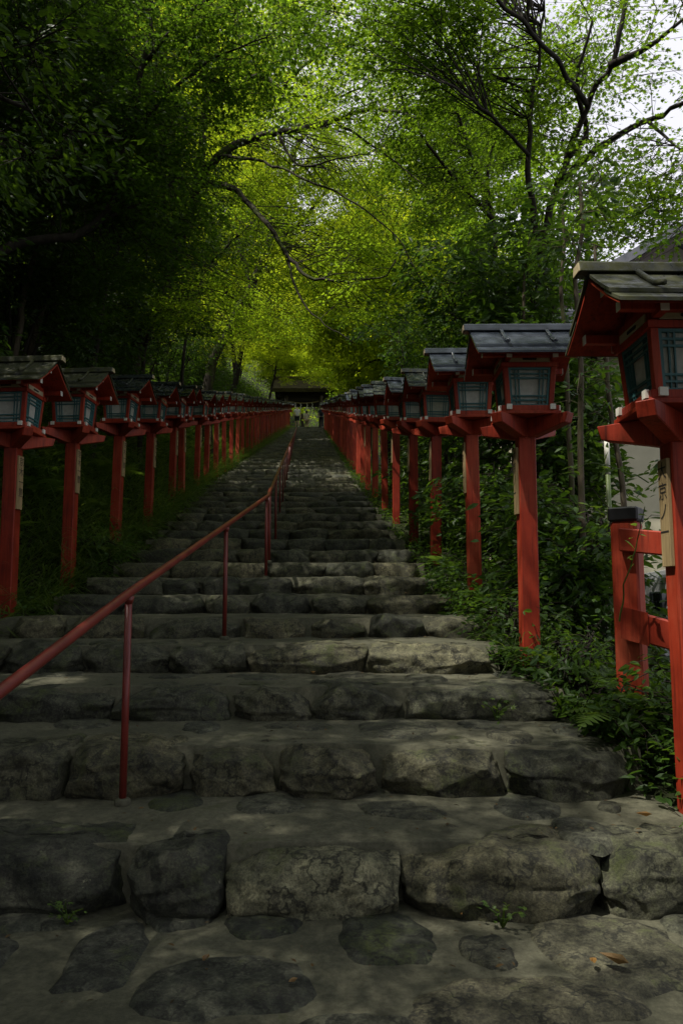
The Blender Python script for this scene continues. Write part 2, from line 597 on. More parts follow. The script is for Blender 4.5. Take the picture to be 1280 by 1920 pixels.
STEPS = [(2.30, -.756, .188), (2.90, -.58, .176), (3.53, -.43, .15), (4.20, -.27, .16), (4.85, -.139, .131), (5.60, .006, .145),
         (6.30, .157, .151), (7.00, .315, .158), (7.70, .478, .163), (8.40, .645, .167), (9.10, .81, .165)]
_y, _z = 9.10, .81
while _y < 57.0:
    _y += .68; _z += .1731
    STEPS.append((_y, _z, .1731))
STEPS = [(y, z + EYE, r) for y, z, r in STEPS]
Y_TOP, Z_TOP = STEPS[-1][0], STEPS[-1][1]
SLOPE = table([(-6, 0), (2.0, 0), (2.35, .16)] + [(y + .3, z) for y, z, r in STEPS] + [(200, Z_TOP)])


def ground_z(x, y):
    x = np.asarray(x, float); y = np.asarray(y, float)
    s = SLOPE(y)
    xl, xr = X_LEFT(y), X_RIGHT(y)
    z = s - 0.40
    dl = xl - x
    rise = np.where(dl < .45, .10 * dl, .045 + 1.05 * np.minimum(dl - .45, 3.2) + .55 * np.clip(dl - 3.65, 0, 60))
    dip = np.interp(y, [0, 5.6, 7.4], [.24, .24, 0.0]) * np.clip(1.6 - dl, 0, 1)
    z = np.where(dl > -0.02, s - .04 + rise - dip, z)
    dr = x - xr
    road = np.interp(y, [-10, 12, 60], [-.12, .1, 6.0])
    fall = np.maximum(s - .05 - .75 * np.clip(dr - .55, 0, 50), np.minimum(road, s - .06))
    z = np.where(dr > -0.02, fall, z)
    back = np.clip(y - 70, 0, 90)
    z = z + np.where(np.abs(x + 3) < 500, .42 * back, 0)
    return z


def build_ground():
    xs = np.unique(np.concatenate([np.linspace(-260, -40, 12), np.linspace(-40, -9, 32), np.arange(-9, 8.01, .2), np.linspace(8, 40, 32), np.linspace(40, 260, 12)]))
    ys = np.unique(np.concatenate([np.linspace(-200, -10, 10), np.arange(-10, 20, .25), np.arange(20, 72, .6), np.linspace(72, 170, 40), np.linspace(170, 420, 8)]))
    X, Y = np.meshgrid(xs, ys)
    p = np.stack([X.ravel(), Y.ravel()], 1)
    z = ground_z(p[:, 0], p[:, 1])
    inside = (p[:, 0] > X_LEFT(p[:, 1])) & (p[:, 0] < X_RIGHT(p[:, 1]))
    P3 = np.stack([p[:, 0], p[:, 1], np.zeros(len(p))], 1)
    road = (p[:, 0] > 2.0) & (p[:, 0] < 7.2) & (p[:, 1] < 10.8)
    amp = np.where(inside | road, 0, 1.0)
    z = z + amp * (.05 * fbm(P3 * .9, 3) + np.where(np.abs(p[:, 0]) > 6, .35, 0) * vnoise(P3 * .35))
    V = np.stack([p[:, 0], p[:, 1], z], 1)
    nx, ny = len(xs), len(ys)
    i = (np.arange(ny - 1)[:, None] * nx + np.arange(nx - 1)[None, :]).ravel()
    q = np.stack([i, i + 1, i + 1 + nx, i + nx], 1)
    me = raw_mesh('forest_ground', V, q.ravel(), np.arange(len(q)) * 4, M['soil'], True)
    tag(link('forest_ground', me), kind='structure')


build_ground()
mb = MB()
mb.box(2.5, 6.9, -8, 10.6, -.40, .16)
mb.build('road', M['asphalt']).update_tag()
tag(bpy.data.objects['road'], kind='structure')


# cube-sphere stones ------------------------------------------------
_CUBES = {}


def cube_grid(n):
    if n in _CUBES: return _CUBES[n]
    idx, V, Fs = {}, [], []
    def vid(a, b, c):
        k = (a, b, c)
        if k not in idx:
            idx[k] = len(V); V.append((a / n * 2 - 1, b / n * 2 - 1, c / n * 2 - 1))
        return idx[k]
    for i in range(n):
        for j in range(n):
            for s in (0, n):
                q = [vid(i, j, s), vid(i + 1, j, s), vid(i + 1, j + 1, s), vid(i, j + 1, s)]
                Fs.append(q if s else q[::-1])
                q = [vid(i, s, j), vid(i + 1, s, j), vid(i + 1, s, j + 1), vid(i, s, j + 1)]
                Fs.append(q[::-1] if s else q)
                q = [vid(s, i, j), vid(s, i + 1, j), vid(s, i + 1, j + 1), vid(s, i, j + 1)]
                Fs.append(q if s else q[::-1])
    _CUBES[n] = (np.array(V), np.array(Fs))
    return _CUBES[n]


def stone(n, c, size, rng, rough=1.0, power=5.0):
    V, Fs = cube_grid(n)
    P = V.copy()
    nn = (np.abs(P) ** power).sum(1) ** (1 / power)
    P = P / nn[:, None]
    # wedge and shear so no two stones share an outline
    a = rng.uniform(-.14, .14, 6)
    x, y, z = P[:, 0].copy(), P[:, 1].copy(), P[:, 2].copy()
    P[:, 0] = x * (1 + a[0] * z) + a[1] * .5 * y
    P[:, 2] = z * (1 + a[2] * x * .8) + a[3] * .35 * np.sin(x * 2.2 + a[4] * 20)
    P[:, 1] = y + a[5] * .6 * x + (z > 0) * z * rng.uniform(.02, .22) * (y < 0)
    # chip off a corner or two
    for _ in range(11):
        d = np.array([rng.choice([-1, 1]) * rng.uniform(.1, 1), -rng.uniform(.3, 1), rng.choice([-.3, 1]) * rng.uniform(.2, 1)])
        d /= np.linalg.norm(d)
        h = P @ d
        lim = rng.uniform(1.02, 1.28)
        P = P - np.clip(h - lim, 0, None)[:, None] * d * .97
    h = np.array(size) / 2
    W = P * h
    off = rng.uniform(0, 60, 3)
    nrm = V / np.linalg.norm(V, axis=1)[:, None]
    d1 = fbm(W * 5.0 + off, 2) * .015
    d2 = fbm(W * 19 + off, 3) * .006
    ridge = (1 - 2 * np.abs(vnoise(W * np.array([7, 9, 14]) + off + 9))) ** 3 * .010
    ld = np.abs(vnoise(W * np.array([3, 3, 11]) + off + 31)); ledge = np.where(ld < .16, -(1 - ld / .16) * .009, 0)
    W = W + nrm * ((d1 + d2 + ridge + ledge - .006) * rough)[:, None]
    return W + np.array(c), Fs


def row_of_stones(y, ztop, rise, k):
    rng = np.random.default_rng(100 + k)
    xl, xr = float(X_LEFT(y)), float(X_RIGHT(y))
    known = {0: [-2000, 235, 427, 748, 1110, 1330, 1500], 1: [-260, -60, 130, 347, 520, 708, 945, 1172], 2: [-330, -60, 210, 432, 582, 760, 1050],
             3: [-290, 0, 150, 315, 460, 688, 925], 4: [20, 120, 275, 455, 577, 690, 800, 905]}
    if k in known:
        es = [(p - 640) * y / F for p in known[k]]
        if k == 0: es[0] = (-210 - 640) * y / F; es.insert(0, -2.2)
    else:
        es = [xl]
        while es[-1] < xr - .3:
            es.append(es[-1] + rng.uniform(.30, .62))
        es[-1] = xr + rng.uniform(-.1, .05)
    n = 38 if k < 2 else 24 if k < 4 else 14 if k < 7 else 9 if k < 12 else 5
    V, Fc, R, m = [], [], [], 0
    special = {(3, 5): .82, (3, 4): .75, (0, 3): .97, (0, 4): .62, (0, 2): .2, (0, 1): .15}  # fourth row's lighter tones paint in its sunlit patch; lowest row is stone colour
    for j, (a, b) in enumerate(zip(es[:-1], es[1:])):
        w = b - a + (-.010 if k < 6 else .008)
        dep = rng.uniform(.32, .42) if k < 6 else rng.uniform(.24, .36)
        jz = rng.uniform(-.020, .002)
        hh = rise + .06 + jz
        yy = y + dep / 2 + rng.uniform(-.03, .035)
        pv, pf = stone(n, ((a + b) / 2, yy, ztop + jz - hh / 2), (w, dep, hh), rng, 1.0 if k < 12 else .8, rng.uniform(7, 14))
        V.append(pv); Fc.append(pf + m); m += len(pv)
        R.append(np.full(len(pv), special.get((k, j), rng.uniform(.12, .75))))
    V = np.concatenate(V); Fc = np.concatenate(Fc)
    return raw_mesh('step', V, Fc.ravel(), np.arange(len(Fc)) * 4, M['stone'], True, np.concatenate(R))


def build_stairs():
    V, Q, m = [], [], 0
    def sheet(xa, xb, ya, yb, za, zb, res, amp=1.0, drop=0.0):
        nonlocal m
        nx, ny = max(2, int((xb - xa) / res)), max(2, int((yb - ya) / res) + 1)
        X, Y = np.meshgrid(np.linspace(xa, xb, nx), np.linspace(ya, yb, ny))
        t = (Y - ya) / max(yb - ya, 1e-6)
        Z = za + (zb - za) * t
        P = np.stack([X.ravel(), Y.ravel(), np.zeros(X.size)], 1)
        Z = np.where((t < 1e-6) & (ya > -1), Z - drop, Z)
        if ya > -1:
            Y[1] = Y[0] + .012
        Z = Z.ravel() + amp * (.012 * fbm(P * 2.4, 3) + .003 * fbm(P * 16, 2))
        V.append(np.stack([X.ravel(), Y.ravel(), Z], 1))
        i = (np.arange(ny - 1)[:, None] * nx + np.arange(nx - 1)[None, :]).ravel()
        Q.append(np.stack([i, i + 1, i + 1 + nx, i + nx], 1) + m)
        m += X.size
    sheet(-3.4, 2.2, -2.0, 2.45, -.004, .0, .022)
    for k, (y, z, r) in enumerate(STEPS):
        yn = STEPS[k + 1][0] if k + 1 < len(STEPS) else y + 18
        zn = z + .006
        sheet(float(X_LEFT(y)) - .05, float(X_RIGHT(y)) + .04, y + .125, yn + .16, z - .017, zn - .010, .022 if k < 5 else .06 if k < 12 else .16, 1.0, r + .05)
    V = np.concatenate(V); Q = np.concatenate(Q)
    st = link('stone_stairs', raw_mesh('stone_stairs', V, Q.ravel(), np.arange(len(Q)) * 4, M['mortar'], True))
    tag(st, kind='structure')
    for k, (y, z, r) in enumerate(STEPS):
        link('step', row_of_stones(y, z, r, k), st)
    # flat stones bedded in the treads
    flats = [(505, 1728, 88, 42, .10), (727, 1762, 112, 58, .25), (917, 1782, 60, 34, .5), (1170, 1790, 165, 92, .62), (185, 1805, 82, 84, .18),
             (420, 1860, 190, 72, .3), (985, 1880, 260, 60, .7), (335, 1722, 62, 26, .3), (60, 1725, 85, 34, .35), (-60, 1800, 90, 60, .2), (1300, 1735, 70, 30, .4), (690, 1950, 150, 60, .4),
             (510, 1505, 80, 27, .4), (752, 1522, 88, 20, .45), (990, 1512, 68, 26, .3), (1095, 1560, 60, 34, .4), (330, 1506, 60, 26, .3), (90, 1480, 70, 20, .35), (1142, 1514, 26, 10, .5), (215, 1478, 34, 11, .4),
             (160, 1356, 62, 12, .4), (555, 1366, 76, 11, .5), (745, 1370, 92, 18, .45), (900, 1361, 52, 9, .4), (955, 1378, 46, 14, .55), (375, 1366, 44, 12, .35), (40, 1346, 46, 9, .4), (1080, 1368, 50, 12, .3),
             (480, 1272, 60, 6, .4), (650, 1266, 52, 6, .55), (330, 1268, 55, 6, .4), (800, 1274, 46, 8, .5), (120, 1266, 55, 6, .45), (960, 1266, 40, 6, .3)]
    rng = np.random.default_rng(5)
    levels = [(-1.0, 0.0)] + [(y + .20, z - .010) for y, z, r in STEPS[:5]]
    for (px, py, rx, ry, rn) in flats:
        hit = None
        for k in range(5):
            c = ground_at(px, py, levels[k][1])
            if levels[k][0] < c[1] < STEPS[k][0] + .03: hit = (c, levels[k][1])
        if hit is None: continue
        c, z0 = hit
        e1 = ground_at(px + rx, py, z0); e2 = ground_at(px, py - ry, z0); e3 = ground_at(px, py + ry, z0)
        hx, hy = abs(e1[0] - c[0]), abs(e2[1] - e3[1]) / 2
        cy = (e2[1] + e3[1]) / 2
        # blob disc: rings outwards
        na, nr = 40, 7
        off = rng.uniform(0, 50)
        ang = np.linspace(0, 2 * math.pi, na, endpoint=False)
        ca = np.stack([np.cos(ang) * 1.3 + off, np.sin(ang) * 1.3, np.full(na, off)], 1)
        out = 1 + .22 * fbm(ca, 3)
        sq = (np.abs(np.cos(ang)) ** 2.5 + np.abs(np.sin(ang)) ** 2.5) ** (-1 / 2.5)
        out = out * sq * .90
        VV, FF = [(c[0], cy, z0 + .013)], []
        for q in range(1, nr + 1):
            t = q / nr * 1.06
            h = .013 - .004 * t ** 2 - (.026 * max(0, t - .86) / .16)
            for a in range(na):
                VV.append((c[0] + math.cos(ang[a]) * out[a] * hx * t, cy + math.sin(ang[a]) * out[a] * hy * t, z0 + h))
        for a in range(na):
            FF.append((0, 1 + a, 1 + (a + 1) % na))
        for q in range(nr - 1):
            for a in range(na):
                b0, b1 = 1 + q * na, 1 + (q + 1) * na
                FF.append((b0 + a, b1 + a, b1 + (a + 1) % na, b0 + (a + 1) % na))
        VV = np.array(VV)
        VV[:, 2] += .006 * fbm(VV * 9, 3) + .012 * fbm(VV * np.array([2.4, 2.4, 0]), 2) * .6
        b = MB(); b.add(VV, FF, rn)
        b.build('paving_stone', M['slab_moss' if py in (1728, 1762, 1506) else 'slab'], st, True)


build_stairs()


# ------------------------------------------------------------------ lanterns
LS = 0.858         # lantern scale


def text_mesh(s, size):
    """writing turned into a flat mesh, characters stacked downwards, centred on the origin in x-y"""
    out = []
    for ch in s:
        cu = bpy.data.curves.new('t', 'FONT')
        cu.body = ch; cu.size = size; cu.align_x = 'CENTER'; cu.align_y = 'CENTER'; cu.resolution_u = 3
        o = bpy.data.objects.new('t', cu)
        COL.objects.link(o)
        dg = bpy.context.evaluated_depsgraph_get()
        me = bpy.data.meshes.new_from_object(o.evaluated_get(dg))
        V = np.array([v.co[:] for v in me.vertices]).reshape(-1, 3)
        out.append((V, [tuple(p.vertices) for p in me.polygons]))
        bpy.data.objects.remove(o); bpy.data.curves.remove(cu); bpy.data.meshes.remove(me)
    return out


def lantern(side, roof_mat, full, writing):
    """side: +1 when the stairs lie on the lantern's +x side. Local origin: the post's foot."""
    s = LS
    root = empty('post_lantern')
    ph = 1.315 / s               # post length before scaling
    b = MB(); b.box(-.058, .058, -.058, .058, -.55, ph + .02); b.build('post', M['red'], root, bevel=.006)
    z0 = ph
    if full:
        # donor plaque on the face towards the stairs
        pz1 = ph - .11; pz0 = pz1 - .46
        xx = side * .058
        b = MB(); b.box(min(xx, xx + side * .018), max(xx, xx + side * .018), -.042, .042, pz0, pz1)
        pl = b.build('plaque', M['plaque'], root, bevel=.002)
        zz = pz1 - .055
        for (V, fs) in text_mesh(writing, .082):
            if len(V):
                w = MB()
                P = np.stack([np.full(len(V), xx + side * .0195), V[:, 0] * side, zz + V[:, 1]], 1)
                w.add(P, fs)
                w.build('written_character', M['ink'], pl)
            zz -= .088
    # two crossing boat-shaped arms
    for sg in (1, -1):
        pr = [(-.345, .085), (-.325, .018), (-.20, -.012), (-.075, -.045), (.075, -.045), (.20, -.012), (.325, .018), (.345, .085)]
        b = MB(); b.prism(pr, 'y', -.040, .040)
        V = b.v[0]; c = math.sqrt(.5)
        X = V[:, 0] * c - sg * V[:, 1] * c; Y = sg * V[:, 0] * c + V[:, 1] * c
        b.v[0] = np.stack([X, Y, V[:, 2] + z0 + (.0012 if sg > 0 else 0)], 1)
        b.build('bracket_arm', M['red'], root, bevel=.004)
    zb = z0 + .0875
    b = MB(); b.box(-.198, .198, -.198, .198, zb, zb + .022); 
    b.box(-.188, .188, -.188, -.150, zb + .0222, zb + .060); b.box(-.188, .188, .150, .188, zb + .0222, zb + .060)
    b.box(-.188, -.150, -.1498, .1498, zb + .0222, zb + .060); b.box(.150, .188, -.1498, .1498, zb + .0222, zb + .060)
    base = b.build('base_frame', M['red'], root, bevel=.003)
    caps = []
    for sx in (-1, 1):
        for sy in (-1, 1):
            b = MB(); b.box(sx * .142 - .018, sx * .142 + .018, sy * .194 - .008, sy * .194 + .008, zb + .030, zb + .066)
            caps.append(b)
            b = MB(); b.box(sx * .194 - .008, sx * .194 + .008, sy * .142 - .018, sy * .142 + .018, zb + .030, zb + .066)
            caps.append(b)
    if full:
        for b in caps: b.build('end_cap', M['white'], base)
    else:
        bb = MB()
        for b in caps: bb.add(b.v[0], b.f)
        bb.build('end_cap', M['white'], base)
    za, zt = zb + .060, zb + .325       # window zone
    hb, ht = .157, .176
    def hw(z): return hb + (ht - hb) * (z - za) / (zt - za)
    # corner posts
    for sx in (-1, 1):
        for sy in (-1, 1):
            b = MB(); w = .034; P = []
            for z in (za + .0005, zt):
                h = hw(z)
                xs = sorted((sx * h, sx * (h - w))); ys = sorted((sy * h, sy * (h - w)))
                P += [(xs[0], ys[0], z), (xs[1], ys[0], z), (xs[1], ys[1], z), (xs[0], ys[1], z)]
            b.hexa(P); b.build('corner_post', M['red'], root, bevel=.002)
    # windows
    def rot(k, p):
        c, s_ = [(1, 0), (0, 1), (-1, 0), (0, -1)][k]
        return (p[0] * c - p[1] * s_, p[0] * s_ + p[1] * c, p[2])
    def mapped(k, u0, u1, t0, t1, d0, d1):
        P = []
        for t in (t0, t1):
            z = za + .002 + (zt - za - .002) * t
            h = hw(z); w = h - .0345
            P += [rot(k, (u0 * w, -h + d0, z)), rot(k, (u1 * w, -h + d0, z)), rot(k, (u1 * w, -h + d1, z)), rot(k, (u0 * w, -h + d1, z))]
        return P
    for k in range(4):
        b = MB(); b.hexa(mapped(k, -.99, .99, .01, .99, .022, .025))
        wi = b.build('window', M['paper'], root)
        b = MB()
        for u0, u1 in ((-1, -.89), (.89, 1)): b.hexa(mapped(k, u0, u1, 0, 1, .006, .0215))
        for t0, t1 in ((0, .055), (.945, 1)): b.hexa(mapped(k, -.889, .889, t0, t1, .006, .0215))
        for u in (-.68, -.50, .50, .68): b.hexa(mapped(k, u - .026, u + .026, .056, .944, .0105, .0208))
        for t in (.16, .27, .73, .84): b.hexa(mapped(k, -.888, .888, t - .018, t + .018, .0085, .0203))
        b.build('lattice', M['teal'], wi)
    # head beams with the slotted cream boards
    b = MB()
    for sy in (-1, 1):
        b.box(-ht - .012, ht + .012, min(sy * ht + sy * .010, sy * (ht - .04)), max(sy * ht + sy * .010, sy * (ht - .04)), zt + .0005, zt + .030)
    for sx in (-1, 1):
        b.box(min(sx * ht + sx * .008, sx * (ht - .04)), max(sx * ht + sx * .008, sx * (ht - .04)), -ht + .0405, ht - .0405, zt + .0008, zt + .0295)
    b.box(-ht + .004, ht - .004, -ht + .012, ht - .012, zt + .0302, zt + .115)
    head = b.build('head_frame', M['red'], root)
    for k in range(4):
        b = MB(); b.hexa([rot(k, p) for p in ((-.135, -ht - .004, zt + .036), (.135, -ht - .004, zt + .036), (.135, -ht + .011, zt + .036), (-.135, -ht + .011, zt + .036),
                                               (-.135, -ht - .004, zt + .074), (.135, -ht - .004, zt + .074), (.135, -ht + .011, zt + .074), (-.135, -ht + .011, zt + .074))])
        cb = b.build('slot_board', M['cream'], root)
        b = MB()
        pts = []
        for i in range(8):
            a = -math.pi / 2 + math.pi * i / 7
            pts.append((.040 + .0075 * math.cos(a), zt + .055 + .0075 * math.sin(a)))
        for i in range(8):
            a = math.pi / 2 + math.pi * i / 7
            pts.append((-.040 + .0075 * math.cos(a), zt + .055 + .0075 * math.sin(a)))
        b.prism(pts, 'y', -ht - .006, -ht - .003)
        b.v[0] = np.array([rot(k, p) for p in b.v[0]])
        b.build('slot', M['dark'], cb)
    # roof
    zr = zt + .275              # ridge underside
    zeave, ye = zt + .045, .325
    ov = .365
    def slope(t):               # t 0 at the ridge .. 1 at the eave; slightly hollow
        return (t * ye, zr + (zeave - zr) * (t * 1.18 - .18 * t * t))
    # purlins with white ends
    def purl(y, z, hx, w, h, name='purlin'):
        b = MB(); b.box(-hx, hx, y - w / 2, y + w / 2, z - h / 2, z + h / 2)
        p = b.build(name, M['red'], root, bevel=.002)
        e = MB(); e.box(-hx - .004, -hx - .0005, y - w / 2 - .001, y + w / 2 + .001, z - h / 2 - .001, z + h / 2 + .001)
        e.build('beam_end', M['white'], p)
        e = MB(); e.box(hx + .0005, hx + .004, y - w / 2 - .001, y + w / 2 + .001, z - h / 2 - .001, z + h / 2 + .001)
        e.build('beam_end', M['white'], p)
    purl(-.205, zt + .080, .315, .036, .040); purl(.205, zt + .080, .315, .036, .040); purl(0, zr - .045, .30, .036, .040)
    for sx in (-1, 1):          # cross beams reaching out under the eaves
        b = MB(); x = sx * .150
        b.box(x - .017, x + .017, -.262, .262, zt + .0755 - .0345, zt + .0745)
        cb = b.build('cross_beam', M['red'], root)
        e = MB(); e.box(x - .018, x + .018, -.266, -.2625, zt + .040, zt + .0755); e.build('beam_end', M['white'], cb)
        e = MB(); e.box(x - .018, x + .018, .2625, .266, zt + .040, zt + .0755); e.build('beam_end', M['white'], cb)
        # gable infill of the body
        b = MB(); b.prism([(-.172, zt + .1155), (.172, zt + .1155), (.03, zr - .035), (-.03, zr - .035)], 'x', sx * (ht - .03) - .006, sx * (ht - .03) + .006)
        b.build('gable_board', M['red'], root)
    # slopes: red boarding below, sheet metal above, a second lower course at the eave
    for sy in (-1, 1):
        ts = np.linspace(0, 1, 7)
        lo, hi = [], []
        for t in ts:
            y, z = slope(t); lo.append((sy * y, z)); hi.append((sy * y, z + .014))
        b = MB(); b.prism(lo + hi[::-1], 'x', -ov + .006, ov - .006)
        bd = b.build('roof_boarding', M['red'], root)
        lo2, hi2 = [], []
        for t in np.linspace(0, .80, 6):
            y, z = slope(t); lo2.append((sy * y, z + .034)); hi2.append((sy * y, z + .048 + .004 * t))
        b = MB(); b.prism(lo2 + hi2[::-1], 'x', -ov - .004, ov + .004)
        rs = b.build('roof_sheet', roof_mat, root)
        lo3, hi3 = [], []
        for t in np.linspace(.55, 1.06, 5):
            y, z = slope(t); lo3.append((sy * y, z + .0145)); hi3.append((sy * y, z + .030))
        b = MB(); b.prism(lo3 + hi3[::-1], 'x', -ov + .002, ov - .002)
        b.build('eave_sheet', roof_mat, root)
        for xb in (-.155, .155):
            pts = []
            for t in np.linspace(.02, .86, 8):
                y, z = slope(t)
                pts.append((xb, sy * y, z + .062 + .018 * max(0, t - .6) / .26))
            b = MB(); b.tube(pts, .0125, 8)
            b.build('batten', roof_mat, rs, True)
        # closing board between the two courses
        y0, z0_ = slope(.74)
        b = MB(); b.box(-ov + .02, ov - .02, min(sy * y0, sy * (y0 - .02)), max(sy * y0, sy * (y0 - .02)), z0_ + .0302, z0_ + .052)
        b.build('eave_batten', M['dark'], root)
    b = MB(); b.prism([(-.045, zr + .030), (.045, zr + .030), (.034, zr + .078), (.012, zr + .090), (-.012, zr + .090), (-.034, zr + .078)], 'x', -ov - .045, ov + .045)
    rd = b.build('ridge_cap', roof_mat, root, bevel=.004)
    for sx in (-1, 1):
        b = MB(); b.prism([(-.040, zr + .034), (.040, zr + .034), (.030, zr + .074), (-.030, zr + .074)], 'x', min(sx * (ov + .0455), sx * (ov + .051)), max(sx * (ov + .0455), sx * (ov + .051)))
        b.build('ridge_end', M['cream'], rd)
    root.scale = (s, s, s)
    return root


ORD = ['first', 'second', 'third', 'fourth', 'fifth', 'sixth', 'seventh', 'eighth', 'ninth', 'tenth', 'eleventh', 'twelfth', 'thirteenth', 'fourteenth',
       'fifteenth', 'sixteenth', 'seventeenth', 'eighteenth', 'nineteenth', 'twentieth'] + ['twenty-' + w for w in
       ('first', 'second', 'third', 'fourth', 'fifth', 'sixth', 'seventh', 'eighth', 'ninth')] + ['thirtieth'] + ['thirty-' + w for w in
       ('first', 'second', 'third', 'fourth', 'fifth', 'sixth', 'seventh', 'eighth', 'ninth')] + ['fortieth']

RY = [2.71, 4.3, 5.8, 7.44, 8.78, 10.2, 11.6, 13.06, 14.5]
while RY[-1] < 54.5: RY.append(RY[-1] + 1.44)
LY = [5.43, 6.66, 8.1, 9.6, 11.9, 12.65, 14.46, 15.5]
while LY[-1] < 54.5: LY.append(LY[-1] + 1.44)


def place_lanterns():
    rng = random.Random(3)
    protos = {}
    def get(key, *a):
        if key not in protos:
            protos[key] = lantern(*a)
            return protos[key]
        return copy_tree(protos[key])
    for side, ys, lx, name in ((-1, RY, L_RIGHT, 'right'), (1, LY, L_LEFT, 'left')):
        for i, y in enumerate(ys):
            full = i < 9
            if side < 0:
                rm = 'roof_moss' if i == 0 else 'roof_metal' if i in (1, 2) else 'roof_half' if i % 2 else 'roof_metal'
            else:
                rm = 'roof_moss' if i < 2 else 'roof_half'
            wr = '大京ノ一' if side < 0 else '京木一豊'
            o = get((side, rm, full), side, M[rm], full, wr)
            base = float(SLOPE(y)) - .035
            if side < 0 and i == 0: base = EYE - .725
            if side > 0 and i == 0: base = EYE - .21
            if side > 0 and i == 1: base -= .06
            o.location = (float(lx(y)), y, base)
            o.rotation_euler = (rng.uniform(-.016, .016), rng.uniform(-.018, .018), math.radians(rng.uniform(-4, 4) + (2 if side < 0 else -2)))
            if i > 0 or side > 0:
                o.scale = (LS, LS, LS * rng.uniform(.985, 1.012))
            how = {('right', 0): 'large red lantern with mossy green roof, nearest in the right row, above the red fence',
                   ('right', 1): 'red lantern with shiny bluish metal roof, second in the right row beside the stone steps',
                   ('left', 0): 'nearest red lantern in the left row, cut by the picture edge',
                   }.get((name, i), 'red wooden lantern on a post, %s up the %s row from the bottom' % (ORD[i], name))
            tag(o, how, 'lantern', 'red lanterns lining the %s side of the steps' % name)


place_lanterns()


# ------------------------------------------------------------------ handrail
def handrail():
    root = empty('handrail', (0, 0, 0))
    tag(root, 'thin red metal handrail climbing the middle of the stone steps', 'handrail')
    path = [(.55, -.56, -.86), (1.86, -.245, -.845), (2.85, .006, -.805), (4.75, .44, -.735), (6.80, .900, -.675), (6.95, .936, -.680), (7.15, 1.0, -.692)]
    ys = np.arange(7.6, 52.1, 1.0)
    for y in ys:
        path.append((y, .936 + .2415 * (y - 6.95), -.68 - .0552 * (y - 6.95)))
    pts = [(x, y, z + EYE) for y, z, x in path]
    b = MB(); b.tube(pts, .0170, 12); b.build('rail', M['rail'], root, True)
    py = [.9, 2.85, 4.75, 6.72, 7.15]
    while py[-1] < 51: py.append(py[-1] + 1.75)
    Ys = [p[1] for p in pts]; Xs = [p[0] for p in pts]; Zs = [p[2] for p in pts]
    for y in py:
        x, z = np.interp(y, Ys, Xs), np.interp(y, Ys, Zs)
        zb = 0
        for (sy, sz, r) in STEPS:
            if y > sy + .05: zb = sz
        if y < 12:
            b = MB(); b.tube([(x, y, zb - .03), (x, y, zb + .006), (x, y, zb + .012)], [.030, .030, .020], 12); b.build('mortar_collar', M['mortar'], root, True)
            b = MB(); b.tube([(x, y, z - .040), (x, y, z - .012)], [.0145, .021], 10); b.build('weld', M['rail'], root, True)
        b = MB(); b.tube([(x, y, zb - .05), (x, y, z - .01)], .0135, 10); b.build('rail_post', M['rail'], root, True)


handrail()


# ------------------------------------------------------------------ red fence, bottom right
def fence():
    P0 = np.array((1.30, 3.40)); P1 = np.array((2.30, 2.72))
    z0 = -.55 + EYE
    root = empty('red_fence', (P0[0], P0[1], z0), 0)
    tag(root, 'low red wooden fence with black post cap behind the nearest right lantern', 'fence')
    d = (P1 - P0); a = math.atan2(d[1], d[0])
    L = float(np.linalg.norm(d))
    root.rotation_euler = (0, 0, a)
    drop = -.20
    for x, dz in ((0, 0), (L, drop)):
        b = MB(); b.box(x - .058, x + .058, -.058, .058, -.4 + dz, .88 + dz); p = b.build('fence_post', M['red'], root, bevel=.010)
        c = MB(); c.box(x - .066, x + .066, -.066, .066, .8802 + dz, .945 + dz); c.build('post_cap', M['black'], p, bevel=.008)
    for z, h, drop in ((.795, .105, -.17), (.43, .125, -.34)):
        b = MB()
        b.prism([(-.012, z - h / 2), (L + .05, z - h / 2 + drop), (L + .05, z + h / 2 + drop), (-.012, z + h / 2)], 'y', -.105, -.0585)
        b.build('fence_rail', M['red'], root, bevel=.006)
    b = MB(); b.prism([(-.016, .36), (.10, .330), (.10, .472), (-.016, .50)], 'y', -.112, -.1055); b.build('rail_joint', M['red'], root)


fence()


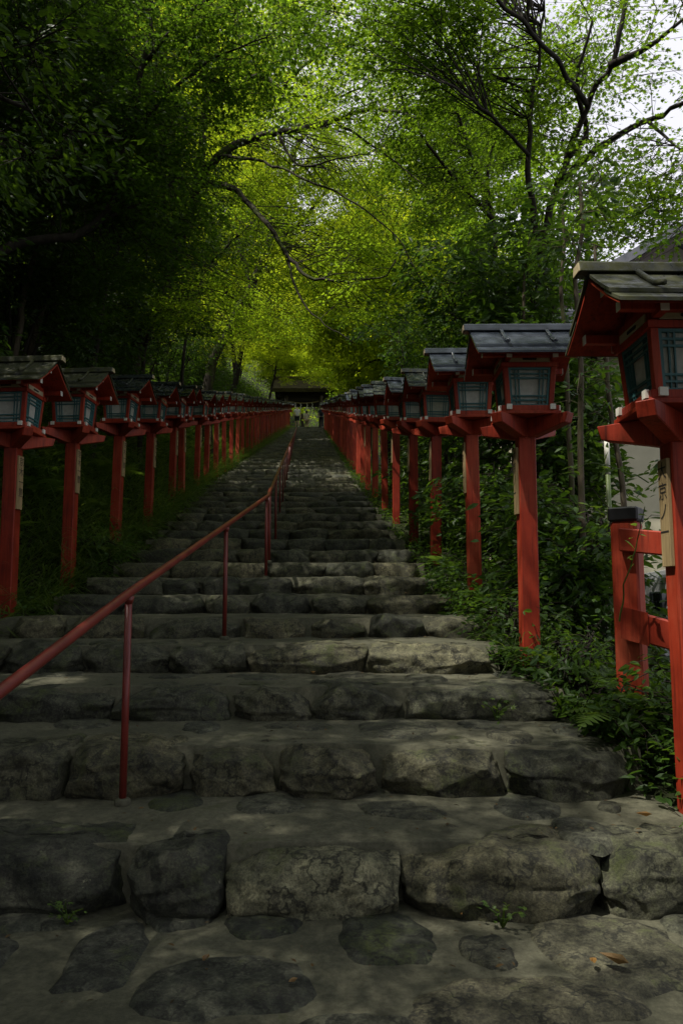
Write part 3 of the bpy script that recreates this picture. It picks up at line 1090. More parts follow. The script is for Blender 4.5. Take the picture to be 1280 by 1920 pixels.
# ------------------------------------------------------------------ gate at the head of the steps
def gate():
    gx, gy = -3.05, 60.0
    root = empty('shrine_gate', (gx, gy, Z_TOP))
    tag(root, 'roofed wooden gate with mossy bark roof at the head of the steps', 'gate')
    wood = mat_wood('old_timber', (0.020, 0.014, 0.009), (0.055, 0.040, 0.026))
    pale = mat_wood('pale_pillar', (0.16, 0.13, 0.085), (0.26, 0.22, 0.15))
    M['gate_wood'] = wood
    for x in (-1.32, 1.32):
        for y in (-.9, .9):
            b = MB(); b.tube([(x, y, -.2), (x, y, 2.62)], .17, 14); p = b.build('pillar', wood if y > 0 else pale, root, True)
            b = MB(); b.box(x - .24, x + .24, y - .24, y + .24, -.2, .14); b.build('pillar_base', M['slab'], p, bevel=.02)
    for z, y, hx in ((2.35, -.9, 1.75), (2.35, .9, 1.75), (2.62, -.9, 2.0), (2.62, .9, 2.0)):
        b = MB(); b.box(-hx, hx, y - .11, y + .11, z - .10, z + .12); b.build('cross_beam', wood, root, bevel=.01)
    b = MB(); b.box(-1.8, 1.8, -.78, .78, 2.72, 2.90); b.build('ceiling_board', wood, root)
    for x in np.linspace(-2.0, 2.0, 15):
        b = MB(); b.bar((x, -1.62, 2.78), (x, 0, 3.55), .07, .09); b.bar((x, 1.62, 2.78), (x, 0, 3.55), .07, .09); b.build('rafter', wood, root)
    root.scale = (1.06, 1.06, 1.10)
    m = mat_simple('bark_roof', (0.045, 0.040, 0.016), .98, .45, 6, 0, .05, .8)
    for sy in (-1, 1):
        lo, hi = [], []
        for t in np.linspace(0, 1, 8):
            y = sy * t * 1.85; z = 4.15 - 1.25 * (1.25 * t - .25 * t * t)
            lo.append((y, z - .22)); hi.append((y, z + .06))
        b = MB(); b.prism(lo + hi[::-1], 'x', -2.35, 2.35); b.build('roof_slope', m, root)
    b = MB(); b.prism([(-.2, 4.13), (.2, 4.13), (.16, 4.34), (-.16, 4.34)], 'x', -2.4, 2.4); b.build('ridge', m, root, bevel=.02)
    # sacred rope with white paper streamers
    pts = [(x, -1.0, 2.2 - .14 * (1 - (x / 1.15) ** 2)) for x in np.linspace(-1.15, 1.15, 13)]
    straw = mat_wood('straw_rope', (0.30, 0.23, 0.11), (0.45, 0.36, 0.19))
    b = MB(); b.tube(pts, .04, 8); rp = b.build('straw_rope', straw, root, True)
    for x in (-.62, -.22, .26, .66):
        z = 2.2 - .14 * (1 - (x / 1.15) ** 2)
        b = MB()
        for q in range(4):
            b.box(x - .05 + (q % 2) * .035, x + .03 + (q % 2) * .035, -1.05 - q * .004, -1.047 - q * .004, z - .12 - q * .11, z - .02 - q * .11)
        b.build('paper_streamer', M['white'], rp)


gate()


# ------------------------------------------------------------------ three visitors near the top
SKIN = mat_simple('skin', (0.50, 0.31, 0.22), 0.55, .06)
HAIR = mat_simple('dark_hair', (0.02, 0.016, 0.013), 0.5, .2, 40)


def skin_mesh(name, verts, edges, radii, mat, parent, root=0):
    me = bpy.data.meshes.new(name)
    me.from_pydata([tuple(v) for v in verts], edges, [])
    o = bpy.data.objects.new(name, me)
    COL.objects.link(o)
    md = o.modifiers.new('s', 'SKIN'); md.use_smooth_shade = True
    for i, r in enumerate(radii):
        r = r if hasattr(r, '__len__') else (r, r)
        me.skin_vertices[0].data[i].radius = r
        me.skin_vertices[0].data[i].use_root = (i == root)
    o.modifiers.new('d', 'SUBSURF').levels = 2
    dg = bpy.context.evaluated_depsgraph_get()
    m2 = bpy.data.meshes.new_from_object(o.evaluated_get(dg))
    m2.materials.clear(); m2.materials.append(mat)
    m2.polygons.foreach_set('use_smooth', np.full(len(m2.polygons), True))
    o.modifiers.clear()
    o.data = m2
    bpy.data.meshes.remove(me)
    o.name = name
    if parent is not None: o.parent = parent
    return o


def person(loc, rz, h, label, shirt, legs, stride, arms, leg_long=False, hat=None, hair_len=.0):
    root = empty('person', loc, rz)
    tag(root, label, 'person', 'visitors at the top of the steps')
    k = h / 1.70
    # facing +y; x to the right
    sf, sb = stride, -stride
    kneeL, kneeR = (-.095, sf * .55 + .03, .48), (.095, sb * .45 + .04, .48)
    ankL, ankR = (-.10, sf, .085), (.10, sb, .085 + abs(sb) * .12)
    eL, hL = arms[0]; eR, hR = arms[1]
    V = [(0, 0, .90), (0, -.005, 1.08), (0, 0, 1.28), (0, .0, 1.42), (0, .01, 1.50), (0, .025, 1.60), (0, .02, 1.68),
         (-.09, 0, .86), kneeL, ankL, (-.105, ankL[1] + .15, .035),
         (.09, 0, .86), kneeR, ankR, (.105, ankR[1] + .15, .035 + abs(sb) * .1),
         (-.175, 0, 1.39), eL, hL, (.175, 0, 1.39), eR, hR, (0, .105, 1.585)]
    E = [(0, 1), (1, 2), (2, 3), (3, 4), (4, 5), (5, 6), (0, 7), (7, 8), (8, 9), (9, 10), (0, 11), (11, 12), (12, 13), (13, 14),
         (3, 15), (15, 16), (16, 17), (3, 18), (18, 19), (19, 20), (5, 21)]
    R = [(.145, .105), (.12, .09), (.15, .10), (.12, .08), .052, (.078, .092), (.06, .07), .085, .055, .038, .035, .085, .055, .038, .035,
         .055, .040, .026, .055, .040, .026, .018]
    # five fingers and a thumb on each hand
    for hand, sx in ((17, -1), (20, 1)):
        hp = Vector(V[hand])
        d = (hp - Vector(V[hand - 1])).normalized()
        palm = hp + d * .055
        V.append(tuple(palm)); R.append((.030, .018)); E.append((hand, len(V) - 1)); pi = len(V) - 1
        for q in range(4):
            f1 = palm + d * .045 + Vector((0, (q - 1.5) * .019, 0))
            f2 = f1 + d * (.035 - abs(q - 1.3) * .006) + Vector((-sx * .012, 0, 0))
            V.append(tuple(f1)); R.append(.0095); E.append((pi, len(V) - 1))
            V.append(tuple(f2)); R.append(.0085); E.append((len(V) - 2, len(V) - 1))
        V.append(tuple(hp + d * .05 + Vector((-sx * .012, .042, 0)))); R.append(.010); E.append((hand, len(V) - 1))
    sc = lambda L_: [Vector(v) * k for v in L_]
    def rr(L_): return [tuple(np.array(r if hasattr(r, '__len__') else (r, r)) * k) for r in L_]
    skin_mesh('body', sc(V), E, rr(R), SKIN, root)
    # shirt with short sleeves
    def lerp(a, b, t): return tuple(np.array(a) * (1 - t) + np.array(b) * t)
    sV = [(0, 0, .88), (0, -.005, 1.08), (0, 0, 1.28), (0, 0, 1.425), (-.18, 0, 1.39), lerp((-.175, 0, 1.39), eL, .75), (.18, 0, 1.39), lerp((.175, 0, 1.39), eR, .75), (0, .005, 1.47)]
    skin_mesh('shirt', sc(sV), [(0, 1), (1, 2), (2, 3), (3, 4), (4, 5), (3, 6), (6, 7), (3, 8)], rr([(.17, .125), (.150, .115), (.172, .122), (.135, .095), .075, .066, .075, .066, .066]), shirt, root)
    t = 1.0 if leg_long else .82
    lo = lambda kn, an: an if leg_long else lerp((kn[0], 0, .86), kn, .85)
    lV = [(0, 0, .93), (-.09, 0, .85), lerp((-.09, 0, .86), kneeL, .5), kneeL if leg_long else lerp((-.09, 0, .86), kneeL, .86), (.09, 0, .85), lerp((.09, 0, .86), kneeR, .5), kneeR if leg_long else lerp((.09, 0, .86), kneeR, .86)]
    lE = [(0, 1), (1, 2), (2, 3), (0, 4), (4, 5), (5, 6)]
    lR = [(.160, .12), .105, .092, .078 if leg_long else .086, .105, .092, .078 if leg_long else .086]
    if leg_long:
        lV += [tuple(np.array(ankL) + (0, 0, .0)), tuple(np.array(ankR))]; lE += [(3, 7), (6, 8)]; lR += [.062, .062]
    skin_mesh('trousers' if leg_long else 'shorts', sc(lV), lE, rr(lR), legs, root)
    hV = [(0, -.005, 1.615), (0, .0, 1.69)]
    hE = [(0, 1)]; hR = [(.088, .096), (.066, .078)]
    if hair_len:
        hV.append((0, -.055, 1.615 - hair_len)); hE.append((0, 2)); hR.append((.06, .03))
    skin_mesh('hair', sc(hV), hE, rr(hR), HAIR, root)
    shoe = mat_simple('shoe', (.55, .54, .5), .6, .1)
    for an, dz in ((ankL, 0), (ankR, abs(sb) * .1)):
        skin_mesh('shoe', sc([(an[0], an[1] - .045, .048 + dz), (an[0], an[1] + .05, .046 + dz), (an[0], an[1] + .16, .036 + dz)]), [(0, 1), (1, 2)], rr([.046, .048, .036]), shoe, root)
    if hat:
        skin_mesh('cap', sc([(0, .01, 1.655), (0, .015, 1.715), (0, .15, 1.66)]), [(0, 1), (0, 2)], rr([(.100, .108), (.085, .092), (.07, .012)]), hat, root)
    return root


def people():
    white = mat_simple('white_cotton', (.75, .74, .74), .8, .06)
    navy = mat_simple('navy_cloth', (.012, .014, .024), .8, .2)
    beige = mat_simple('beige_cotton', (.50, .45, .34), .8, .1)
    khaki = mat_simple('khaki_cloth', (.26, .20, .12), .8, .15)
    blue = mat_simple('dark_blue_cloth', (.030, .045, .085), .8, .2)
    a_walk = (((-.235, -.05, 1.12), (-.25, .06, .88)), ((.235, .03, 1.12), (.26, -.06, .88)))
    p1 = at(557, 793, 57.2); p2 = at(574.5, 792, 58.6); p3 = at(602, 796, 56.6)
    def gz(y):
        zz = 0
        for (sy, sz, r) in STEPS:
            if y > sy + .05: zz = sz
        return zz
    person((p1[0], 57.2, gz(57.2)), math.radians(8), 1.74, 'person in white T-shirt and dark shorts walking away near the gate', white, navy, .16, a_walk)
    person((p2[0], 58.9, gz(58.9)), math.radians(-5), 1.60, 'person in beige top and pale cap walking away under the gate', beige, khaki, .10, a_walk, False, white, .12)
    o = person((p3[0], 56.6, gz(56.6)), math.radians(4), 1.70, 'person in dark blue shirt and black trousers climbing the last steps', blue, navy, .18, a_walk, True)
    bp = MB()
    bp.box(-.15, .15, -.27, -.115, 1.02, 1.44)
    pack = bp.build('backpack', blue, None, bevel=.04)
    b = MB(); b.box(-.11, .11, -.315, -.271, 1.05, 1.24); b.build('pocket', navy, pack, bevel=.02)
    for sx in (-1, 1):
        b = MB(); b.tube([(sx * .10, -.12, 1.42), (sx * .115, -.03, 1.515), (sx * .12, .10, 1.46), (sx * .125, .135, 1.30), (sx * .12, .04, 1.10), (sx * .11, -.12, 1.06)], .02, 6); b.build('strap', navy, pack, True)
    pack.location = o.location; pack.rotation_euler = o.rotation_euler
    tag(pack, 'dark blue backpack on the back of the right-hand visitor', 'backpack')


people()


# ------------------------------------------------------------------ parked car behind the fence
def car():
    paint = mat_simple('car_paint', (.52, .53, .54), .28, .04, 6, 0, .6, 0)
    glass = mat_simple('car_glass', (.05, .06, .07), .06, .1, 4, 0, .8, 0)
    rub = mat_simple('tyre_rubber', (.014, .014, .015), .8)
    alloy = mat_simple('wheel_alloy', (.35, .35, .36), .35, .1, 20, .8)
    root = empty('parked_car', (3.95, 5.75, .165), math.radians(-4))
    tag(root, 'pale boxy car parked on the road behind the red fence', 'car')
    # local x along the car, profile in x-z, width in y
    prof = [(-1.65, .30), (-1.68, .62), (-1.62, .92), (-1.05, 1.02), (-.62, 1.52), (-.45, 1.58), (1.40, 1.60), (1.58, 1.52), (1.68, .95), (1.68, .32)]
    def arch(cx, r=.30):
        return [(cx + r * math.cos(a), .27 + r * math.sin(a)) for a in np.linspace(.1, math.pi - .1, 9)]
    poly = prof + arch(1.12) + arch(-1.12)
    b = MB(); b.prism(poly, 'y', -.72, .72); b.build('body', paint, root, bevel=.02)
    for sy in (-1, 1):
        y0, y1 = sorted((sy * .7215, sy * .735))
        for w in ([(-.90, 1.04), (-.58, 1.46), (-.02, 1.49), (-.02, 1.02)], [(.04, 1.02), (.04, 1.49), (.72, 1.50), (.72, 1.02)], [(.78, 1.02), (.78, 1.50), (1.42, 1.49), (1.52, 1.02)]):
            q = MB(); q.prism(w, 'y', y0, y1); q.build('side_window', glass, root)
        for xs in ((-.95, .0), (.04, .75)):
            q = MB(); q.box(xs[0], xs[1], y0, y1 + 0.0, .42, .455); q.build('door_trim', rub, root)
            q = MB(); q.box(xs[1] - .2, xs[1] - .06, min(sy * .7215, sy * .75), max(sy * .7215, sy * .75), .86, .89); q.build('door_handle', alloy, root)
        q = MB(); q.box(-.82, -.70, min(sy * .74, sy * .86), max(sy * .74, sy * .86), 1.02, 1.14); q.build('wing_mirror', paint, root, bevel=.02)
        q = MB(); q.box(-1.70, -1.60, min(sy * .42, sy * .66), max(sy * .42, sy * .66), .64, .80); q.build('headlight', glass, root, bevel=.01)
        q = MB(); q.box(1.66, 1.70, min(sy * .58, sy * .70), max(sy * .58, sy * .70), .80, 1.15); q.build('tail_light', M['rail'], root)
        for cx in (-1.12, 1.12):
            ty = sy * .63
            b = MB(); ring = []
            pts = [(cx, ty - .085, .27), (cx, ty - .06, .27), (cx, ty + .06, .27), (cx, ty + .085, .27)]
            b.tube(pts, [.235, .268, .268, .235], 24); w = b.build('wheel', rub, root, True)
            b = MB(); b.tube([(cx, ty + sy * .070, .27), (cx, ty + sy * .092, .27)], [.165, .15], 20); b.build('rim', alloy, w)
    b = MB(); b.prism([(-1.045, 1.045), (-.66, 1.50), (-.675, 1.512), (-1.07, 1.05)], 'y', -.62, .62); b.build('windscreen', glass, root)
    b = MB(); b.box(-1.72, -1.66, -.70, .70, .30, .52); b.box(1.675, 1.73, -.70, .70, .32, .55); b.build('bumper', paint, root, bevel=.02)


car()


# ------------------------------------------------------------------ house beyond the road
def house():
    root = empty('tiled_house', (5.9, 12.6, .1))
    tag(root, 'cream walled house with grey tiled roof half hidden behind the trees', 'house')
    wall = mat_simple('cream_plaster', (.46, .43, .30), .85, .1, 3)
    whitep = mat_simple('white_plaster', (.62, .56, .50), .85, .08, 3)
    timb = mat_wood('dark_timber', (.03, .022, .016), (.07, .05, .035))
    tile, nt, out = new_mat('grey_roof_tile')
    tcn = nt.nodes.new('ShaderNodeTexCoord')
    n = noise_tex(nt, world_pos(nt), 7)
    surf(nt, out, ramp(nt, n, [(.3, (.07, .075, .085)), (.7, (.16, .165, .18))]).outputs[0], .35, bump(nt, n, .2, .01))
    b = MB(); b.box(-2.6, 3.6, 0, 5, -.6, 5.35); b.build('lower_wall', wall, root)
    b = MB(); b.box(-1.5, 3.4, 1.9, 4.8, 5.3505, 6.6); b.build('upper_wall', whitep, root)
    # tiled skirt roof: rolls of tiles running down to the eave
    b = MB()
    for x in np.arange(-3.0, 4.05, .21):
        b.tube([(x, 1.95, 6.20), (x, .9, 5.66), (x, -.62, 5.12)], .075, 8)
    b.prism([(-.64, 5.06), (1.96, 6.13), (1.96, 6.17), (-.64, 5.11)], 'x', -3.05, 4.05)
    rf = b.build('tiled_skirt_roof', tile, root)
    b = MB()
    for i in range(5):
        b.tube([(-2.9, -.2, 5.45 + i * .05), (-1.2, .5, 5.78 + i * .05), (-.9, .9, 6.05 + i * .04)], .06, 8)
    for c in ((-.8, -.45, 5.55), (.55, -.5, 5.55)):
        for r in (.34, .25, .16):
            ring = [(c[0] + r * math.cos(a), c[1] - .02 * (r < .3), c[2] + r * .8 * math.sin(a)) for a in np.linspace(0, 2 * math.pi, 17)]
            b.tube(ring, .035, 6, False)
    b.build('ridge_ornament', tile, rf)
    b = MB(); b.tube([(-1.55, -.09, 5.0), (-1.55, -.09, -.5)], .055, 10); b.build('downpipe', timb, root, True)
    b = MB(); b.tube([(-3.0, -.66, 5.02), (4.0, -.66, 5.02)], .06, 8); b.build('gutter', timb, root, True)
    # upper gable facing the road
    apex, ez = 8.05, 6.15
    for sx in (-1, 1):
        b = MB()
        lo = [(.85, apex - .10), (.85 + sx * 3.3, ez - .1)]; hi = [(.85 + sx * 3.3, ez + .1), (.85, apex + .10)]
        b.prism(lo + hi, 'y', 1.25, 5.2); b.build('roof_slope', tile, root)
        b = MB(); b.prism([(.85, apex - .32), (.85 + sx * 3.2, ez - .26), (.85 + sx * 3.2, ez - .105), (.85, apex - .105)], 'y', 1.30, 1.36); b.build('barge_board', timb, root)
    b = MB(); b.prism([(-1.45, 6.605), (3.15, 6.605), (.85, apex - .14)], 'y', 1.9, 2.0); gb = b.build('gable', whitep, root)
    b = MB()
    for x in np.arange(.2, 1.51, .1): b.box(x - .02, x + .02, 1.86, 1.897, 6.62, 7.1)
    b.build('gable_grille', timb, gb)
    for x in (1.9,):
        b = MB(); b.box(x - .6, x + .6, -.05, -.004, 2.7, 3.9); w = b.build('window', M['black'], root)
        b = MB(); b.box(x - .66, x + .66, -.07, -.052, 2.62, 2.70); b.box(x - .66, x + .66, -.07, -.052, 3.90, 3.98); b.box(x - .03, x + .03, -.07, -.052, 2.7005, 3.8995); b.build('window_frame', M['teal'], w)


house()

p = at(1143, 1000, 6.3)
b = MB(); b.tube([(p[0], 6.3, .2), (p[0], 6.3, float(at(1143, 890, 6.3)[2]))], .020, 10)
pole_o = b.build('bamboo_pole', mat_simple('green_bamboo', (.11, .15, .05), .4), None, True)
tag(pole_o, 'slim bamboo pole with pale tip standing behind the red fence', 'pole')
b = MB(); b.tube([(p[0], 6.3, float(at(1143, 889, 6.3)[2])), (p[0], 6.3, float(at(1143, 820, 6.3)[2]))], .022, 10); b.build('pole_tip', M['white'], pole_o, True)


# ------------------------------------------------------------------ foliage
def leaf_template(kind):
    if kind == 'maple':
        tips = [(-110, .62), (-55, .90), (0, 1.0), (55, .90), (110, .62)]
        pts = [(0, 0, 0)]
        cx, cy = 0.0, .36
        for i, (a, r) in enumerate(tips):
            a = math.radians(a)
            pts.append((cx + math.sin(a) * r * .62, cy + math.cos(a) * r * .64, -.06 * r))
            if i < 4:
                b = math.radians(tips[i][0] + 27)
                pts.append((cx + math.sin(b) * .20, cy + math.cos(b) * .20, .02))
        return np.array(pts), [tuple(range(len(pts)))]
    if kind == 'oval':
        p = [(0, 0, 0), (.20, .30, .05), (.17, .66, .04), (0, 1, -.08), (-.17, .66, .04), (-.20, .30, .05), (0, .35, -.0)]
        return np.array(p), [(0, 1, 2, 6), (6, 2, 3), (0, 6, 4, 5), (6, 3, 4)]
    if kind == 'tri':         # small lobed leaf for far crowns
        p = [(0, 0, 0), (.48, .40, -.05), (.16, .52, .02), (0, 1, -.06), (-.16, .52, .02), (-.48, .40, -.05)]
        return np.array(p), [(0, 1, 2, 3, 4, 5)]
    p = [(0, 0, 0), (.34, .42, .06), (0, 1, -.05), (-.34, .42, .06)]
    return np.array(p), [(0, 1, 2), (0, 2, 3)]


# small sunny gaps in the canopy: the light that reaches these spots comes down these lines
GAPS = [((1.24, 2.66, .78), .27), ((1.27, 2.66, .45), .2), ((.46, 4.40, .68), .40), ((.02, 4.42, .68), .26), ((.78, 3.9, .52), .15), (tuple(ground_at(1240, 1712, 0)), .26),
        ((.42, 3.12, .37), .26), ((.36, 3.12, .37), .2), ((1.55, 3.2, .85), .2), (tuple(ground_at(60, 1215, EYE - .27)), .2)]
SD = np.array(SUN_DIR)


def keep_out_gaps(P):
    k = np.ones(len(P), bool)
    for c, r in GAPS:
        d = P - np.array(c)
        t = d @ SD
        q = d - t[:, None] * SD
        k &= ~((q * q).sum(1) < r * r)
    return k


def clear_of_steps(P):
    """the walkers keep the way up the steps free of branches"""
    k = ~((P[:, 0] > X_LEFT(P[:, 1]) - .5) & (P[:, 0] < X_RIGHT(P[:, 1]) + .5) & (P[:, 2] < SLOPE(P[:, 1]) + 2.9) & (P[:, 2] > SLOPE(P[:, 1]) + .9) & (P[:, 1] > 4))
    k &= ~((P[:, 0] > X_LEFT(P[:, 1]) + .1) & (P[:, 0] < X_RIGHT(P[:, 1]) - .06) & (P[:, 2] < SLOPE(P[:, 1]) + 2.4))
    return k


def leaves_mesh(name, P, T, Nn, S, rnd, kind, mat):
    tv, tf = leaf_template(kind)
    T = T / np.linalg.norm(T, axis=1)[:, None]
    B = np.cross(Nn, T)
    B /= np.maximum(np.linalg.norm(B, axis=1), 1e-6)[:, None]
    Nn = np.cross(T, B)
    n, k = len(P), len(tv)
    V = (P[:, None, :] + S[:, None, None] * (B[:, None, :] * tv[None, :, 0, None] + T[:, None, :] * tv[None, :, 1, None] + Nn[:, None, :] * tv[None, :, 2, None])).reshape(-1, 3)
    lp = np.concatenate([np.array(f) for f in tf])
    loops = (np.arange(n)[:, None] * k + lp[None, :]).ravel()
    ln = np.array([len(f) for f in tf])
    st0 = np.concatenate([[0], np.cumsum(ln)[:-1]])
    starts = (np.arange(n)[:, None] * len(lp) + st0[None, :]).ravel()
    return raw_mesh(name, V, loops, starts, mat, False, np.repeat(rnd, k))


def polyline_pts(limb, step=.12):
    """sample points along a limb, with the radius there"""
    pts = np.array(limb['pts'], float)
    seg = np.linalg.norm(np.diff(pts, axis=0), axis=1)
    s = np.concatenate([[0], np.cumsum(seg)])
    n = max(4, int(s[-1] / step))
    t = np.linspace(0, s[-1], n)
    out = np.stack([np.interp(t, s, pts[:, i]) for i in range(3)], 1)
    r = limb['r0'] + (limb['r1'] - limb['r0']) * (t / s[-1]) ** .8
    return out, r


def smooth_limb(pts, rng, wob=.016):
    """Catmull-Rom through the given points plus a little crookedness"""
    P = [np.array(p, float) for p in pts]
    if len(P) < 2: return P
    Q = [2 * P[0] - P[1]] + P + [2 * P[-1] - P[-2]]
    out = []
    for i in range(1, len(Q) - 2):
        for t in np.linspace(0, 1, 5, endpoint=False):
            a, b, c, d = Q[i - 1], Q[i], Q[i + 1], Q[i + 2]
            out.append(.5 * (2 * b + (c - a) * t + (2 * a - 5 * b + 4 * c - d) * t * t + (3 * b - a - 3 * c + d) * t ** 3))
    out.append(P[-1])
    out = np.array(out)
    L = np.linalg.norm(out[-1] - out[0])
    w = rng.normal(0, wob * min(1.0, L * .3), out.shape)
    w[0] = 0; w[-1] = 0
    return out + w


def tree(name, label, cat, limbs, blobs, leaf, mat, bark, size, group=None, per_spray=16, twig_r=.005, seed=0, flat=.75, spray_len=.55, cut=True, base=None, twigs=True, cs=6, dens=2.0):
    """limbs: [(points, r0, r1)], world coordinates, the first is the trunk.  blobs: [(centre, radii, sprays)]"""
    rng = np.random.default_rng(seed)
    b = MB()
    samples, rads, owner = [], [], []
    base = np.array(limbs[0][0][0] if base is None else base, float)
    for li, (pts, r0, r1) in enumerate(limbs):
        sp = smooth_limb(pts, rng)
        lim = {'pts': sp, 'r0': r0, 'r1': r1}
        s, r = polyline_pts(lim)
        step = max(1, len(s) // 40)
        ss = list(range(0, len(s), step))
        if ss[-1] != len(s) - 1: ss.append(len(s) - 1)
        rr = r[ss].copy()
        if li == 0: rr[0] *= 1.45
        b.tube(s[ss] - base, rr, 9 if r0 > .06 else 6)
        k0 = 0 if li else int(len(s) * .3)
        samples.append(s[k0:]); rads.append(r[k0:])
    S = np.concatenate(samples); R = np.concatenate(rads)
    LP, LT, LN, LS_, LR = [], [], [], [], []
    for (c, rad, n) in blobs:
        n = n * dens
        c = np.array(c, float); rad = np.array(rad, float)
        ncl = max(1, int(n / cs))
        d = rng.normal(0, 1, (ncl, 3)); d /= np.linalg.norm(d, axis=1)[:, None]
        cl = c + d * rad * (rng.uniform(0, 1, ncl) ** .45)[:, None]
        for q in cl:
            dist = np.linalg.norm(S - q, axis=1) + rng.uniform(0, .5, len(S)) - R * 2
            j = int(np.argmin(dist))
            a = S[j]
            L = np.linalg.norm(q - a)
            mid = (a + q) / 2 + rng.normal(0, .10, 3) * min(L, 2) + np.array((0, 0, .10 * L))
            qs = np.stack([q, mid])
            if twigs and L < 2.3 and keep_out_gaps(q[None])[0] and clear_of_steps(qs).all():
                rb = min(R[j] * .6, .004 + .0032 * L)
                b.tube([a - base, (a * .5 + mid * .5) - base + rng.normal(0, .02, 3), mid - base, (mid * .4 + q * .6) - base + rng.normal(0, .02, 3), q - base], [rb, rb * .85, rb * .7, rb * .55, twig_r], 5, False)
            out = q - a; out[2] *= .4
            out = out / (np.linalg.norm(out) + 1e-6)
            h0 = math.atan2(out[1], out[0])
            for k in range(cs):
                hd = h0 + rng.normal(0, 1.1)
                el = rng.normal(-.12, .22)
                dr = np.array((math.cos(hd) * math.cos(el), math.sin(hd) * math.cos(el), math.sin(el)))
                ln = spray_len * rng.uniform(.6, 1.25)
                st = q + rng.normal(0, .10 * spray_len / .55, 3)
                if twigs and clear_of_steps(np.stack([st, st + dr * ln * .5, st + dr * ln])).all():
                    b.tube([q - base, st + dr * ln * .5 - base, st + dr * ln - base + (0, 0, -.05 * ln)], [twig_r, twig_r * .7, twig_r * .4], 3, False)
                m = per_spray
                t = (np.arange(m) + rng.uniform(0, .8, m)) / m
                side = np.where(np.arange(m) % 2 == 0, 1.0, -1.0)
                up = np.array((0, 0, 1.0)) + rng.normal(0, (1 - flat) * .9, 3)
                sd = np.cross(dr, up); sd /= np.linalg.norm(sd) + 1e-6
                pos = st + dr * (t * ln)[:, None] + sd * (side * rng.uniform(.02, .22, m) * spray_len * (1.1 - .5 * t))[:, None]
                pos[:, 2] += rng.normal(0, .035, m) - .10 * t * t * ln
                tn = dr * rng.uniform(.3, 1.0, m)[:, None] + sd * (side * rng.uniform(.3, 1.1, m))[:, None]
                tn[:, 2] -= rng.uniform(0, .45, m)
                nn = np.array((0, 0, 1.0)) + rng.normal(0, (1 - flat) * 1.3 + .15, (m, 3))
                LP.append(pos); LT.append(tn); LN.append(nn)
                LS_.append(size * rng.uniform(.6, 1.25, m)); LR.append(np.clip(rng.normal(.5, .2) + rng.normal(0, .14, m), 0, 1))
    P = np.concatenate(LP); T = np.concatenate(LT); Nn = np.concatenate(LN); Sz = np.concatenate(LS_); Rn = np.concatenate(LR)
    if cut:
        k = keep_out_gaps(P) & clear_of_steps(P)
        P, T, Nn, Sz, Rn = P[k], T[k], Nn[k], Sz[k], Rn[k]
    root = empty(name, tuple(base))
    b.build('trunk', bark, root, True)
    link('crown', leaves_mesh('crown', P - base, T, Nn, Sz, Rn, leaf, mat), root)
    tag(root, label, cat, group)
    tree.total += len(P)
    return root


tree.total = 0


def px(lst, Y=None):
    """points from photo pixels: (px, py) at Y, or (px, py, Y)"""
    return [at(p[0], p[1], p[2] if len(p) > 2 else Y) for p in lst]


def blob(pxx, py, Y, rx, ry, dy, n):
    c = at(pxx, py, Y)
    k = Y / F
    return (c, (rx * k, dy, ry * k), n)


def root_of(x, y, lift=-.25):
    return np.array((x, y, float(ground_z(x, y)) + lift))


def grown(pts, lift=-.3):
    """bring the first point of a trunk down to the ground under it"""
    p = [np.array(q, float) for q in pts]
    g = float(ground_z(p[0][0], p[0][1])) + lift
    if p[0][2] > g + .2:
        p.insert(0, np.array((p[0][0], p[0][1], g)))
    else:
        p[0][2] = g
    return p


